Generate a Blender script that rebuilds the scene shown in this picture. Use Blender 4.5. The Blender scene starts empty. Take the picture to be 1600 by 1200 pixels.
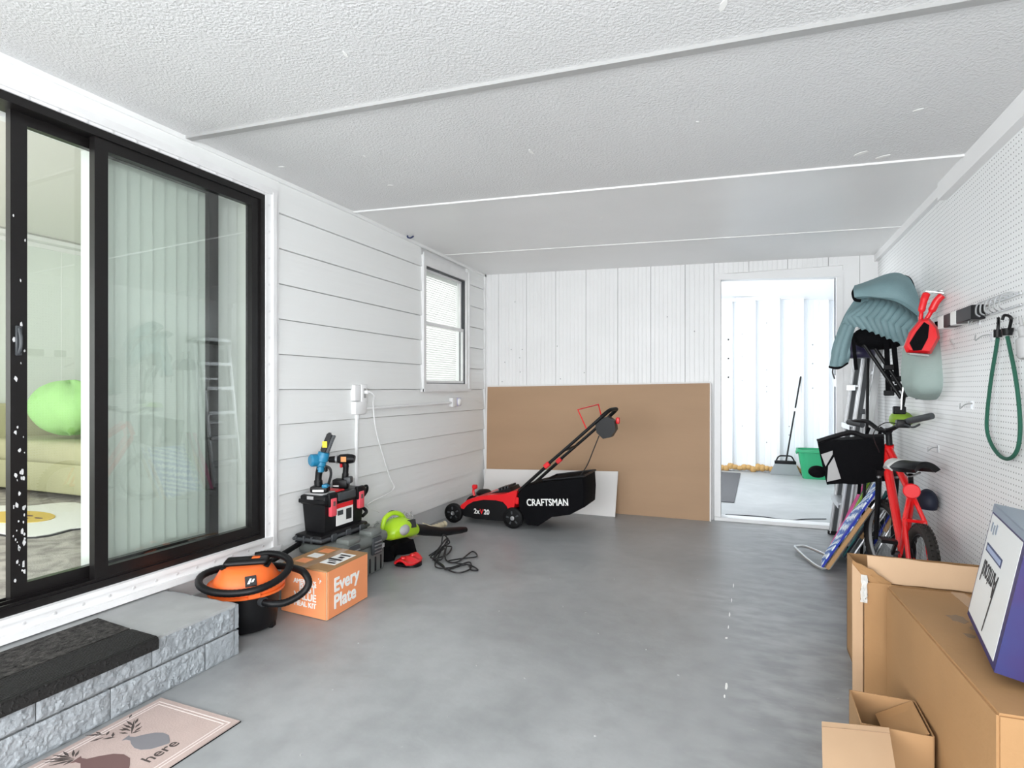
import bpy, bmesh, math, random
from mathutils import Vector, Matrix, noise
random.seed(7)
R = math.radians
S = bpy.context.scene
COL = S.collection
# ---------------------------------------------------------------- camera (16:12 frame, focal length 900 px of 1600)
CAM = (2.66, 0.0, 1.22); YAW = R(22.35); FPX = 900.0; HY = 608.0
cd = bpy.data.cameras.new('camera'); co = bpy.data.objects.new('camera', cd); COL.objects.link(co)
co.location = CAM; co.rotation_euler = (R(90), 0, YAW)
cd.sensor_width = 36.0; cd.lens = 36.0 * FPX / 1600.0; cd.shift_y = 8.0 / 1600.0; cd.clip_start = .02
S.camera = co
# ---------------------------------------------------------------- world, daylight, added fill lamps, exposure
S.view_settings.view_transform = 'Standard'; S.view_settings.look = 'None'
S.view_settings.gamma = 1.0; S.view_settings.use_curve_mapping = False
S.view_settings.exposure = -0.09
S.cycles.diffuse_bounces = 8; S.cycles.max_bounces = 14
wd = bpy.data.worlds.new('sky'); S.world = wd; wd.use_nodes = True
bg = wd.node_tree.nodes['Background']; bg.inputs[0].default_value = (.90, .95, 1, 1); bg.inputs[1].default_value = 2.6
def area(name, loc, rot, sx, sy, w, col=(1, 1, 1)):
    d = bpy.data.lights.new(name, 'AREA'); d.shape = 'RECTANGLE'; d.size = sx; d.size_y = sy; d.energy = w; d.color = col
    o = bpy.data.objects.new(name, d); COL.objects.link(o); o.location = loc; o.rotation_euler = rot; return o
area('daylight_carport_mouth', (1.75, -4.55, 1.25), (R(90), 0, 0), 3.5, 2.35, 170, (.97, .985, 1))      # open carport end behind the camera
area('fill_carport_side', (3.72, -2.8, 1.25), (R(90), 0, R(90)), 3.4, 2.2, 320, (.97, .985, 1))           # unseen fill lamp added on the right to brighten walls and ceiling
area('fill_carport_side', (-.06, -2.8, 1.25), (R(90), 0, R(-90)), 3.4, 2.2, 320, (.97, .985, 1))          # matching unseen fill lamp added on the left
area('daylight_storeroom_window', (1.32, 7.4, 1.5), (R(90), 0, R(-90)), 2.6, 1.6, 85, (.93, .97, 1))  # storeroom's open side
area('fill_lounge', (-1.8, -.45, 1.5), (R(90), 0, 0), 2.4, 1.6, 68, (1, .99, .96))           # unseen lamp added to light the lounge
area('fill_bedroom', (-2.2, 4.9, 1.6), (R(90), 0, R(-90)), 1.2, 1.2, 42, (1, 1, 1))                  # unseen lamp added to brighten the bedroom and its blind
# ---------------------------------------------------------------- pixel -> place
_s, _c = math.sin(YAW), math.cos(YAW)
def W(px, py, x=None, y=None, z=None):
    u = (px - 800) / FPX; v = (HY - py) / FPX
    r = (-_s + u * _c, _c + u * _s, v)
    t = (x - CAM[0]) / r[0] if x is not None else (y - CAM[1]) / r[1] if y is not None else (z - CAM[2]) / r[2]
    return Vector((CAM[0] + t * r[0], CAM[1] + t * r[1], CAM[2] + t * r[2]))
# ---------------------------------------------------------------- materials
def mat(name, col, rough=.5, metal=0, bump=None, var=None, spec=.5, stretch=None, emit=None, coat=0, alpha=None, trans=0):
    m = bpy.data.materials.new(name); m.use_nodes = True
    nt = m.node_tree; b = nt.nodes['Principled BSDF']
    b.inputs['Base Color'].default_value = (*col, 1); b.inputs['Roughness'].default_value = rough
    b.inputs['Metallic'].default_value = metal; b.inputs['Specular IOR Level'].default_value = spec
    b.inputs['Coat Weight'].default_value = coat
    if trans: b.inputs['Transmission Weight'].default_value = trans
    if alpha is not None: b.inputs['Alpha'].default_value = alpha
    if bump or var:
        tc = nt.nodes.new('ShaderNodeTexCoord'); mp = nt.nodes.new('ShaderNodeMapping')
        nt.links.new(tc.outputs['Object'], mp.inputs[0])
        if stretch: mp.inputs['Scale'].default_value = stretch
    if var:
        n = nt.nodes.new('ShaderNodeTexNoise'); n.inputs['Scale'].default_value = var[0]; n.inputs['Detail'].default_value = 5
        nt.links.new(mp.outputs[0], n.inputs['Vector'])
        rp = nt.nodes.new('ShaderNodeValToRGB'); a = var[1]
        rp.color_ramp.elements[0].position = .3; rp.color_ramp.elements[1].position = .7
        c2 = var[2] if len(var) > 2 else None
        rp.color_ramp.elements[0].color = (*(c2 if c2 else [max(0, c * (1 - a)) for c in col]), 1)
        rp.color_ramp.elements[1].color = (*(col if c2 else [min(1, c * (1 + a)) for c in col]), 1)
        nt.links.new(n.outputs[0], rp.inputs[0]); nt.links.new(rp.outputs[0], b.inputs['Base Color'])
    if bump:
        n = nt.nodes.new('ShaderNodeTexNoise'); n.inputs['Scale'].default_value = bump[0]; n.inputs['Detail'].default_value = bump[2] if len(bump) > 2 else 3
        nt.links.new(mp.outputs[0], n.inputs['Vector'])
        bp = nt.nodes.new('ShaderNodeBump'); bp.inputs['Strength'].default_value = bump[1]; bp.inputs['Distance'].default_value = .01
        nt.links.new(n.outputs[0], bp.inputs['Height']); nt.links.new(bp.outputs[0], b.inputs['Normal'])
    if emit: b.inputs['Emission Color'].default_value = (*emit[0], 1); b.inputs['Emission Strength'].default_value = emit[1]
    return m
def N(nt, t, **kw):
    n = nt.nodes.new(t)
    for k, v in kw.items():
        if k.startswith('i_'): n.inputs[int(k[2:])].default_value = v
        else: setattr(n, k, v)
    return n
M = {}
M['siding'] = mat('painted_siding', (.84, .85, .84), .5, bump=(9, .35, 6), stretch=(1, .12, 3.2))
M['panelling'] = mat('white_panelling', (.84, .84, .84), .42, bump=(40, .08), var=(2.0, .03))
M['white'] = mat('white_paint', (.82, .82, .82), .4, bump=(30, .06))
M['alu_white'] = mat('white_aluminium', (.80, .80, .80), .35, bump=(25, .08), var=(7, .05))
M['foundation'] = mat('painted_foundation', (.60, .61, .61), .6, bump=(30, .4))
M['ceil_far_lit'] = mat('ceiling_far_lightened', (.80, .80, .795), .28, bump=(140, .18, 3), var=(1.5, .025), spec=.45)  # far ceiling: lighter colour stands in for light missing at the back
M['ceil_rough'] = mat('stippled_ceiling', (.70, .70, .70), .42, bump=(95, .62, 4), var=(1.5, .03))
M['strip'] = mat('ceiling_strip', (.36, .36, .355), .45)
M['black_frame'] = mat('black_anodised', (.009, .008, .008), .3, bump=(20, .05), spec=.35)
M['black'] = mat('black_plastic', (.006, .006, .007), .42, spec=.25)
M['black_soft'] = mat('black_rubber', (.006, .006, .0065), .6, spec=.2)
M['black_cloth'] = mat('black_cloth', (.004, .004, .005), .85, bump=(220, .3), spec=.1)
M['grey_dark'] = mat('dark_grey_plastic', (.05, .055, .06), .45)
M['grey_case'] = mat('grey_green_plastic', (.15, .165, .155), .42, bump=(150, .06))
M['steel'] = mat('bright_steel', (.62, .63, .64), .28, 1)
M['alu'] = mat('brushed_aluminium', (.46, .465, .47), .38, 1, bump=(60, .08), stretch=(1, 1, .1))
M['alu_soft'] = mat('dull_aluminium', (.55, .56, .57), .42, .85)
M['orange'] = mat('orange_plastic', (.86, .15, .025), .36)
M['red'] = mat('red_plastic', (.75, .012, .018), .32)
M['red_paint'] = mat('red_gloss_paint', (.72, .008, .010), .18, coat=.5)
M['pink_red'] = mat('pink_red_plastic', (.80, .09, .12), .4)
M['blue_tool'] = mat('blue_tool_plastic', (.015, .20, .36), .36)
M['lime'] = mat('lime_plastic', (.42, .68, .02), .36)
M['yellow'] = mat('yellow_label', (.9, .72, .02), .5)
M['print_white'] = mat('white_print', (.85, .85, .83), .6)
M['print_black'] = mat('black_print', (.02, .02, .022), .6)
M['card'] = mat('brown_cardboard', (.36, .20, .085), .75, bump=(60, .08), var=(3, .06))
M['card_in'] = mat('cardboard_inside', (.37, .215, .10), .8, var=(3, .07))
M['card_pale'] = mat('pale_cardboard', (.52, .35, .215), .75, var=(3, .05))
M['card_sheet'] = mat('large_cardboard_sheet', (.42, .27, .162), .7, bump=(14, .1), var=(2.2, .05), stretch=(.35, 1, 1.6))
M['card_orange'] = mat('orange_printed_card', (.86, .31, .13), .6, var=(3, .04))
M['tape'] = mat('packing_tape', (.42, .28, .18), .22)
M['gypsum'] = mat('white_board', (.78, .76, .74), .65, bump=(20, .05))
M['teal'] = mat('teal_quilt', (.17, .27, .29), .62, bump=(90, .12), var=(6, .10))
M['sage'] = mat('sage_cloth', (.30, .38, .355), .65, bump=(80, .1), var=(6, .06))
M['green_bin'] = mat('green_bin_plastic', (.02, .30, .13), .4)
M['bungee'] = mat('green_bungee', (.012, .105, .065), .6, bump=(500, .5))
M['cord'] = mat('black_cord', (.011, .011, .012), .5)
M['wood'] = mat('tan_varnished_wood', (.46, .27, .12), .45, var=(8, .15), stretch=(1, 1, .2))
M['clear'] = mat('clear_plastic', (.80, .82, .80), .12, alpha=.42, bump=(40, .5))
M['rope'] = mat('beige_cord', (.62, .54, .38), .5)
M['gum'] = mat('screw_head', (.72, .72, .72), .3, .3)
M['olive'] = mat('olive_upholstery', (.42, .41, .25), .85, bump=(60, .12), var=(5, .05))
M['grey_sofa'] = mat('grey_cushion', (.30, .30, .27), .9, bump=(60, .1))
M['plush'] = mat('light_green_plush', (.36, .66, .24), .8, bump=(70, .15), var=(6, .05))
M['lounge_wall'] = mat('pale_green_wall', (.72, .76, .72), .6)
M['lounge_ceil'] = mat('lounge_ceiling', (.74, .73, .69), .7)
M['vane'] = mat('blind_vane', (.84, .86, .84), .5)
M['slat'] = mat('blind_slat', (.86, .86, .85), .45)
M['bin_rim'] = M['green_bin']
def carpet():
    m = mat('mottled_carpet', (.36, .33, .30), .95, bump=(120, .5)); nt = m.node_tree; b = nt.nodes['Principled BSDF']
    tc = N(nt, 'ShaderNodeTexCoord'); n = N(nt, 'ShaderNodeTexNoise'); n.inputs['Scale'].default_value = 5; n.inputs['Detail'].default_value = 7; n.inputs['Distortion'].default_value = 1.6
    rp = N(nt, 'ShaderNodeValToRGB'); rp.color_ramp.elements[0].color = (.26, .24, .22, 1); rp.color_ramp.elements[0].position = .38
    rp.color_ramp.elements[1].color = (.50, .47, .43, 1); rp.color_ramp.elements[1].position = .62
    nt.links.new(tc.outputs['Object'], n.inputs['Vector']); nt.links.new(n.outputs[0], rp.inputs[0]); nt.links.new(rp.outputs[0], b.inputs['Base Color']); return m
M['carpet'] = carpet()
def concrete(name, c0, c1, rough0, rough1, chips=True):
    m = mat(name, c0, .5); nt = m.node_tree; b = nt.nodes['Principled BSDF']; L = nt.links.new
    tc = N(nt, 'ShaderNodeTexCoord')
    n1 = N(nt, 'ShaderNodeTexNoise'); n1.inputs['Scale'].default_value = 1.3; n1.inputs['Detail'].default_value = 8; n1.inputs['Distortion'].default_value = .5
    n2 = N(nt, 'ShaderNodeTexNoise'); n2.inputs['Scale'].default_value = 9; n2.inputs['Detail'].default_value = 7
    n3 = N(nt, 'ShaderNodeTexNoise'); n3.inputs['Scale'].default_value = 36; n3.inputs['Detail'].default_value = 4
    for n in (n1, n2, n3): L(tc.outputs['Object'], n.inputs['Vector'])
    r1 = N(nt, 'ShaderNodeValToRGB'); r1.color_ramp.elements[0].position = .35; r1.color_ramp.elements[1].position = .68
    r1.color_ramp.elements[0].color = (*c0, 1); r1.color_ramp.elements[1].color = (*c1, 1); L(n1.outputs[0], r1.inputs[0])
    mx = N(nt, 'ShaderNodeMixRGB', blend_type='MULTIPLY'); mx.inputs[0].default_value = .55
    r2 = N(nt, 'ShaderNodeValToRGB'); r2.color_ramp.elements[0].position = .25; r2.color_ramp.elements[1].position = .6
    r2.color_ramp.elements[0].color = (.72, .72, .72, 1); r2.color_ramp.elements[1].color = (1, 1, 1, 1); L(n2.outputs[0], r2.inputs[0])
    L(r1.outputs[0], mx.inputs[1]); L(r2.outputs[0], mx.inputs[2]); out = mx.outputs[0]
    if chips:
        r3 = N(nt, 'ShaderNodeValToRGB'); r3.color_ramp.elements[0].position = .735; r3.color_ramp.elements[1].position = .76
        r3.color_ramp.elements[0].color = (0, 0, 0, 1); r3.color_ramp.elements[1].color = (1, 1, 1, 1); L(n3.outputs[0], r3.inputs[0])
        m2 = N(nt, 'ShaderNodeMixRGB'); L(r3.outputs[0], m2.inputs[0]); L(out, m2.inputs[1]); m2.inputs[2].default_value = (.42, .42, .41, 1); out = m2.outputs[0]
    if chips:                                                   # worn, dirtier traffic area towards the doorway (its own ragged shape)
        sp = N(nt, 'ShaderNodeSeparateXYZ'); L(tc.outputs['Object'], sp.inputs[0])
        ad = N(nt, 'ShaderNodeMath', operation='MULTIPLY_ADD'); ad.inputs[1].default_value = 1.1; ad.inputs[2].default_value = -3.05; L(sp.outputs[0], ad.inputs[0])
        a2 = N(nt, 'ShaderNodeMath', operation='MULTIPLY_ADD'); a2.inputs[1].default_value = 1.5; L(n1.outputs[0], a2.inputs[0]); L(ad.outputs[0], a2.inputs[2])
        mr2 = N(nt, 'ShaderNodeMapRange'); mr2.inputs[1].default_value = .35; mr2.inputs[2].default_value = .75; L(a2.outputs[0], mr2.inputs[0])
        st = N(nt, 'ShaderNodeMapping'); st.inputs['Scale'].default_value = (2, 4, 1); L(tc.outputs['Object'], st.inputs[0])
        n4 = N(nt, 'ShaderNodeTexNoise'); n4.inputs['Scale'].default_value = 3; n4.inputs['Detail'].default_value = 8; L(st.outputs[0], n4.inputs['Vector'])
        r4 = N(nt, 'ShaderNodeValToRGB'); r4.color_ramp.elements[0].position = .4; r4.color_ramp.elements[1].position = .62; r4.color_ramp.elements[0].color = (.74, .74, .74, 1); r4.color_ramp.elements[1].color = (1.0, 1.0, 1.0, 1); L(n4.outputs[0], r4.inputs[0])
        m4 = N(nt, 'ShaderNodeMixRGB', blend_type='MULTIPLY'); L(mr2.outputs[0], m4.inputs[0]); L(out, m4.inputs[1]); L(r4.outputs[0], m4.inputs[2]); out = m4.outputs[0]
    L(out, b.inputs['Base Color'])
    mr = N(nt, 'ShaderNodeMapRange'); mr.inputs[3].default_value = rough0; mr.inputs[4].default_value = rough1; L(n2.outputs[0], mr.inputs[0]); L(mr.outputs[0], b.inputs['Roughness'])
    bp = N(nt, 'ShaderNodeBump'); bp.inputs['Strength'].default_value = .22; bp.inputs['Distance'].default_value = .012; L(n2.outputs[0], bp.inputs['Height']); L(bp.outputs[0], b.inputs['Normal'])
    return m
M['floor'] = concrete('grey_painted_concrete', (.295, .305, .31), (.385, .395, .40), .26, .5)
M['store_floor'] = concrete('storeroom_concrete', (.36, .37, .375), (.45, .46, .46), .35, .6, False)
M['step_top'] = concrete('painted_step', (.34, .35, .355), (.40, .41, .41), .45, .65, False)
M['block'] = mat('painted_split_block', (.30, .325, .345), .42, bump=(45, .9, 6), var=(5, .10))
M['drive'] = mat('driveway_concrete', (.45, .45, .44), .8, bump=(40, .2))
def pegboard():
    m = mat('pegboard_white', (.82, .83, .83), .42); nt = m.node_tree; b = nt.nodes['Principled BSDF']; L = nt.links.new
    tc = N(nt, 'ShaderNodeTexCoord'); sp = N(nt, 'ShaderNodeSeparateXYZ'); L(tc.outputs['Object'], sp.inputs[0])
    ds = []
    for k in (1, 2):
        a = N(nt, 'ShaderNodeMath', operation='MULTIPLY'); a.inputs[1].default_value = 1 / .0254; L(sp.outputs[k], a.inputs[0])
        f = N(nt, 'ShaderNodeMath', operation='FRACT'); L(a.outputs[0], f.inputs[0])
        d = N(nt, 'ShaderNodeMath', operation='SUBTRACT'); d.inputs[1].default_value = .5; L(f.outputs[0], d.inputs[0])
        q = N(nt, 'ShaderNodeMath', operation='MULTIPLY'); L(d.outputs[0], q.inputs[0]); L(d.outputs[0], q.inputs[1]); ds.append(q)
    s = N(nt, 'ShaderNodeMath', operation='ADD'); L(ds[0].outputs[0], s.inputs[0]); L(ds[1].outputs[0], s.inputs[1])
    c = N(nt, 'ShaderNodeMath', operation='LESS_THAN'); c.inputs[1].default_value = .0165; L(s.outputs[0], c.inputs[0])
    mx = N(nt, 'ShaderNodeMixRGB'); L(c.outputs[0], mx.inputs[0]); mx.inputs[1].default_value = (.82, .83, .83, 1); mx.inputs[2].default_value = (.05, .05, .05, 1)
    L(mx.outputs[0], b.inputs['Base Color']); return m
M['pegboard'] = pegboard()
def glass(name, tint, r0=.065):
    m = bpy.data.materials.new(name); m.use_nodes = True; nt = m.node_tree; nt.nodes.remove(nt.nodes['Principled BSDF']); L = nt.links.new
    t = N(nt, 'ShaderNodeBsdfTransparent'); t.inputs[0].default_value = (*tint, 1)
    g = N(nt, 'ShaderNodeBsdfGlossy'); g.inputs['Roughness'].default_value = .0; g.inputs[0].default_value = (1, 1, 1, 1)
    ge = N(nt, 'ShaderNodeNewGeometry'); d = N(nt, 'ShaderNodeVectorMath', operation='DOT_PRODUCT'); L(ge.outputs['Normal'], d.inputs[0]); L(ge.outputs['Incoming'], d.inputs[1])
    ab = N(nt, 'ShaderNodeMath', operation='ABSOLUTE'); L(d.outputs['Value'], ab.inputs[0])
    om = N(nt, 'ShaderNodeMath', operation='SUBTRACT'); om.inputs[0].default_value = 1; L(ab.outputs[0], om.inputs[1])
    pw = N(nt, 'ShaderNodeMath', operation='POWER'); pw.inputs[1].default_value = 5; L(om.outputs[0], pw.inputs[0])
    ma = N(nt, 'ShaderNodeMath', operation='MULTIPLY_ADD'); ma.inputs[1].default_value = 1 - r0; ma.inputs[2].default_value = r0; L(pw.outputs[0], ma.inputs[0])
    mx = N(nt, 'ShaderNodeMixShader'); L(ma.outputs[0], mx.inputs[0]); L(t.outputs[0], mx.inputs[1]); L(g.outputs[0], mx.inputs[2])
    L(mx.outputs[0], nt.nodes['Material Output'].inputs[0]); return m
M['glass'] = glass('window_glass', (.965, .985, .97))
M['speckle'] = mat('speckled_rubber', (.075, .070, .065), .75, bump=(70, 1.0, 4), var=(55, .4, (.006, .006, .006)), spec=.2)
def ribmat():
    m = mat('ribbed_rubber_tread', (.016, .0155, .015), .6, spec=.25); nt = m.node_tree; b = nt.nodes['Principled BSDF']; L = nt.links.new
    tc = N(nt, 'ShaderNodeTexCoord'); w = N(nt, 'ShaderNodeTexWave'); w.bands_direction = 'X'; w.inputs['Scale'].default_value = 28; w.inputs['Distortion'].default_value = 2.5; w.inputs['Detail'].default_value = 3; w.inputs['Detail Scale'].default_value = 3
    L(tc.outputs['Object'], w.inputs['Vector']); bp = N(nt, 'ShaderNodeBump'); bp.inputs['Strength'].default_value = 1; bp.inputs['Distance'].default_value = .006
    L(w.outputs[1], bp.inputs['Height']); L(bp.outputs[0], b.inputs['Normal']); return m
M['ribs'] = ribmat()
M['mat_pink'] = mat('pink_beige_mat', (.49, .385, .35), .85, bump=(150, .15), var=(10, .05))
M['mat_line'] = mat('mat_white_line', (.70, .62, .59), .85)
M['mat_grey'] = mat('mat_grey_print', (.20, .195, .21), .85)
M['mat_brown'] = mat('mat_brown_print', (.15, .085, .08), .85)
M['mat_dark'] = mat('mat_dark_print', (.07, .055, .05), .85)
def stripes():
    m = mat('blue_white_chair_fabric', (.6, .7, .85), .7); nt = m.node_tree; b = nt.nodes['Principled BSDF']; L = nt.links.new
    tc = N(nt, 'ShaderNodeTexCoord'); w = N(nt, 'ShaderNodeTexWave'); w.bands_direction = 'X'; w.inputs['Scale'].default_value = 9; w.inputs['Distortion'].default_value = 5; w.inputs['Detail'].default_value = 2; w.inputs['Detail Scale'].default_value = 4
    rp = N(nt, 'ShaderNodeValToRGB'); rp.color_ramp.interpolation = 'CONSTANT'; e = rp.color_ramp.elements
    e[0].color = (.03, .10, .42, 1); e[1].position = .62; e[1].color = (.80, .85, .90, 1); x = e.new(.35); x.color = (.25, .45, .75, 1)
    L(tc.outputs['Object'], w.inputs['Vector']); L(w.outputs[0], rp.inputs[0]); L(rp.outputs[0], b.inputs['Base Color']); return m
M['beach'] = stripes()
M['royal'] = mat('royal_blue_cloth', (.01, .03, .38), .6)
M['pink'] = mat('pink_cloth', (.72, .12, .33), .6)
M['dkgreen'] = mat('dark_green_cloth', (.01, .11, .035), .6)
M['green2'] = mat('grass_green_cloth', (.25, .42, .03), .6)
M['teal2'] = mat('turquoise_cloth', (.02, .25, .24), .6)
M['navy'] = mat('navy_cloth', (.007, .011, .03), .6)
M['purple'] = mat('dark_purple_shell', (.03, .025, .07), .35)
M['reflect'] = mat('grey_reflective_cloth', (.40, .40, .40), .5)
M['tyre'] = mat('tyre_rubber', (.022, .018, .016), .8)
M['saddle_white'] = mat('white_saddle_vinyl', (.62, .62, .60), .4)
M['box_white'] = mat('white_printed_card', (.70, .71, .70), .45)
M['box_blue'] = mat('blue_printed_card', (.014, .036, .14), .42, var=(4, .3, (.035, .016, .09)), spec=.25)
M['box_grey'] = mat('grey_blue_card', (.21, .26, .32), .4)
M['ink_blue'] = mat('dark_blue_ink', (.03, .045, .12), .5)
M['ink_light'] = mat('light_blue_ink', (.32, .38, .55), .4)
M['foam'] = mat('expanding_foam', (.55, .33, .12), .8, bump=(60, .6))
M['metal_wall'] = mat('ribbed_metal_wall', (.82, .85, .88), .35, bump=(20, .05))
M['bristle'] = mat('broom_bristle', (.33, .35, .36), .8, bump=(200, .6))
M['grey_mat'] = mat('dark_grey_mat', (.10, .10, .105), .9, bump=(120, .4))
M['lavender'] = mat('lavender_plastic', (.62, .60, .78), .4)
M['chip'] = mat('bare_aluminium_chip', (.6, .6, .6), .5, bump=(50, .3))
# ---------------------------------------------------------------- mesh helpers
def cr(pts, k=6, closed=False):
    P = [Vector(p) for p in pts]; n = len(P); out = []
    for i in range(n if closed else n - 1):
        a = P[i - 1] if (closed or i) else P[0]; b = P[i]; c = P[(i + 1) % n]; d = P[(i + 2) % n] if (closed or i + 2 < n) else P[-1]
        for j in range(k):
            t = j / k
            out.append(.5 * ((2 * b) + (c - a) * t + (2 * a - 5 * b + 4 * c - d) * t * t + (3 * b - a - 3 * c + d) * t ** 3))
    if not closed: out.append(P[-1])
    return out
class MB:
    def __init__(s): s.v = []; s.f = []
    def add(s, v, f, T=None):
        o = len(s.v)
        s.v += [tuple(T @ Vector(p)) if T else tuple(p) for p in v]; s.f += [tuple(i + o for i in q) for q in f]; return s
    def box(s, x0, y0, z0, x1, y1, z1, r=0, seg=1, T=None):
        if r <= 0:
            v = [(x, y, z) for x in (x0, x1) for y in (y0, y1) for z in (z0, z1)]
            return s.add(v, [(0, 1, 3, 2), (4, 6, 7, 5), (0, 4, 5, 1), (2, 3, 7, 6), (0, 2, 6, 4), (1, 5, 7, 3)], T)
        bm = bmesh.new(); bmesh.ops.create_cube(bm, size=1)
        for q in bm.verts: q.co = Vector(((x0 + x1) / 2 + q.co.x * (x1 - x0), (y0 + y1) / 2 + q.co.y * (y1 - y0), (z0 + z1) / 2 + q.co.z * (z1 - z0)))
        r = min(r, .49 * min(abs(x1 - x0), abs(y1 - y0), abs(z1 - z0)))
        bmesh.ops.bevel(bm, geom=bm.edges[:] + bm.verts[:], offset=r, segments=seg, affect='EDGES', profile=.5)
        bm.verts.index_update(); s.add([q.co[:] for q in bm.verts], [[q.index for q in f.verts] for f in bm.faces], T); bm.free(); return s
    def tube(s, pts, r, n=8, closed=False, T=None, flat=None):
        P = [Vector(p) for p in pts]; m = len(P)
        rr = r if isinstance(r, (list, tuple)) else [r] * m
        ref = None; v = []
        for i, p in enumerate(P):
            t = (P[(i + 1) % m] - P[i - 1]) if (closed or 0 < i < m - 1) else (P[1] - P[0] if i == 0 else P[-1] - P[-2])
            if t.length < 1e-9: t = Vector((0, 0, 1))
            t.normalize()
            if ref is None: ref = t.orthogonal().normalized() if flat is None else Vector(flat)
            ref = ref - t * ref.dot(t)
            if ref.length < 1e-6: ref = t.orthogonal()
            ref.normalize(); b = t.cross(ref)
            for k in range(n):
                a = 2 * math.pi * k / n; v.append(p + (ref * math.cos(a) + b * math.sin(a)) * rr[i])
        f = []
        for i in range(m if closed else m - 1):
            for k in range(n):
                a = i * n + k; b2 = i * n + (k + 1) % n; c = ((i + 1) % m) * n
                f.append((a, b2, c + (k + 1) % n, c + k))
        if not closed: f += [tuple(range(n))[::-1], tuple((m - 1) * n + k for k in range(n))]
        return s.add(v, f, T)
    def rod(s, a, b, r, n=8, r2=None): return s.tube([a, b], [r, r if r2 is None else r2], n)
    def bar(s, a, b, w, h, up=(0, 0, 1)):                       # rectangular bar from a to b
        a = Vector(a); b = Vector(b); t = (b - a).normalized(); u = Vector(up); u = (u - t * u.dot(t)).normalized(); q = t.cross(u)
        v = [p + q * sw * w / 2 + u * su * h / 2 for p in (a, b) for sw in (-1, 1) for su in (-1, 1)]
        return s.add(v, [(0, 1, 3, 2), (4, 6, 7, 5), (0, 4, 5, 1), (2, 3, 7, 6), (0, 2, 6, 4), (1, 5, 7, 3)])
    def ribbon(s, pts, w, t, up):
        for a, b in zip(pts[:-1], pts[1:]): s.bar(a, b, w, t, up)
        return s
    def lathe(s, prof, n=24, T=None, cap=True):
        v = []; f = []
        for r, z in prof:
            for k in range(n): a = 2 * math.pi * k / n; v.append((r * math.cos(a), r * math.sin(a), z))
        for i in range(len(prof) - 1):
            for k in range(n): f.append((i * n + k, i * n + (k + 1) % n, (i + 1) * n + (k + 1) % n, (i + 1) * n + k))
        if cap: f += [tuple(range(n))[::-1], tuple((len(prof) - 1) * n + k for k in range(n))]
        return s.add(v, f, T)
    def prism(s, poly, h0, h1, fn):
        n = len(poly); v = [fn(u, w, h0) for u, w in poly] + [fn(u, w, h1) for u, w in poly]
        return s.add(v, [tuple(range(n)), tuple(range(2 * n - 1, n - 1, -1))] + [(i, (i + 1) % n, n + (i + 1) % n, n + i) for i in range(n)])
    def ell(s, c, r, n=16, m=10, T=None, fn=None):
        v = []; f = []
        for i in range(m + 1):
            a = math.pi * i / m
            for k in range(n):
                b = 2 * math.pi * k / n; p = Vector((math.sin(a) * math.cos(b), math.sin(a) * math.sin(b), math.cos(a)))
                if fn: p = fn(p)
                v.append((c[0] + p[0] * r[0], c[1] + p[1] * r[1], c[2] + p[2] * r[2]))
        for i in range(m):
            for k in range(n): f.append((i * n + k, (i + 1) * n + k, (i + 1) * n + (k + 1) % n, i * n + (k + 1) % n))
        return s.add(v, f, T)
    def sheet(s, nu, nv, fn, t=.004):
        g = [[Vector(fn(i / nu, j / nv)) for j in range(nv + 1)] for i in range(nu + 1)]; v = []; o = []
        for i in range(nu + 1):
            for j in range(nv + 1):
                a = g[min(i + 1, nu)][j] - g[max(i - 1, 0)][j]; b = g[i][min(j + 1, nv)] - g[i][max(j - 1, 0)]; nn = a.cross(b)
                nn = nn.normalized() if nn.length > 1e-12 else Vector((0, 0, 1)); v.append(g[i][j]); o.append(g[i][j] - nn * t)
        K = len(v); f = []; I = lambda i, j: i * (nv + 1) + j
        for i in range(nu):
            for j in range(nv):
                q = (I(i, j), I(i + 1, j), I(i + 1, j + 1), I(i, j + 1)); f.append(q); f.append(tuple(K + x for x in q[::-1]))
        for i in range(nu):
            for j in (0, nv): a, b = I(i, j), I(i + 1, j); f.append((a, b, K + b, K + a))
        for j in range(nv):
            for i in (0, nu): a, b = I(i, j), I(i, j + 1); f.append((a, b, K + b, K + a))
        return s.add(v + o, f)
    def build(s, name, m, parent=None, world=True, smooth=40, weld=False):
        me = bpy.data.meshes.new(name); off = Vector(parent_world(parent)) if (parent and world) else Vector((0, 0, 0))
        me.from_pydata([tuple(Vector(p) - off) for p in s.v], [], s.f)
        bm = bmesh.new(); bm.from_mesh(me)
        if weld: bmesh.ops.remove_doubles(bm, verts=bm.verts, dist=1e-5)
        bmesh.ops.recalc_face_normals(bm, faces=bm.faces); bm.to_mesh(me); bm.free()
        if smooth:
            me.polygons.foreach_set('use_smooth', [True] * len(me.polygons)); me.set_sharp_from_angle(angle=R(smooth))
        me.materials.append(M[m] if isinstance(m, str) else m)
        o = bpy.data.objects.new(name, me); COL.objects.link(o)
        if parent: o.parent = parent
        return o
def parent_world(p):
    v = Vector((0, 0, 0))
    while p: v += p.location; p = p.parent
    return v
def tag(o, label, cat, group=None):
    o['label'] = label; o['category'] = cat
    if group: o['group'] = group
    return o
def base(o):                                                    # move a one-mesh thing's origin to its base
    vs = [v.co for v in o.data.vertices]; c = Vector(((min(v.x for v in vs) + max(v.x for v in vs)) / 2, (min(v.y for v in vs) + max(v.y for v in vs)) / 2, min(v.z for v in vs)))
    o.data.transform(Matrix.Translation(-c)); o.location = o.location + c; return o
def thing(name, label, cat, loc, group=None):
    o = bpy.data.objects.new(name, None); COL.objects.link(o); o.empty_display_size = .05; o.location = loc; return tag(o, label, cat, group)
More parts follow.
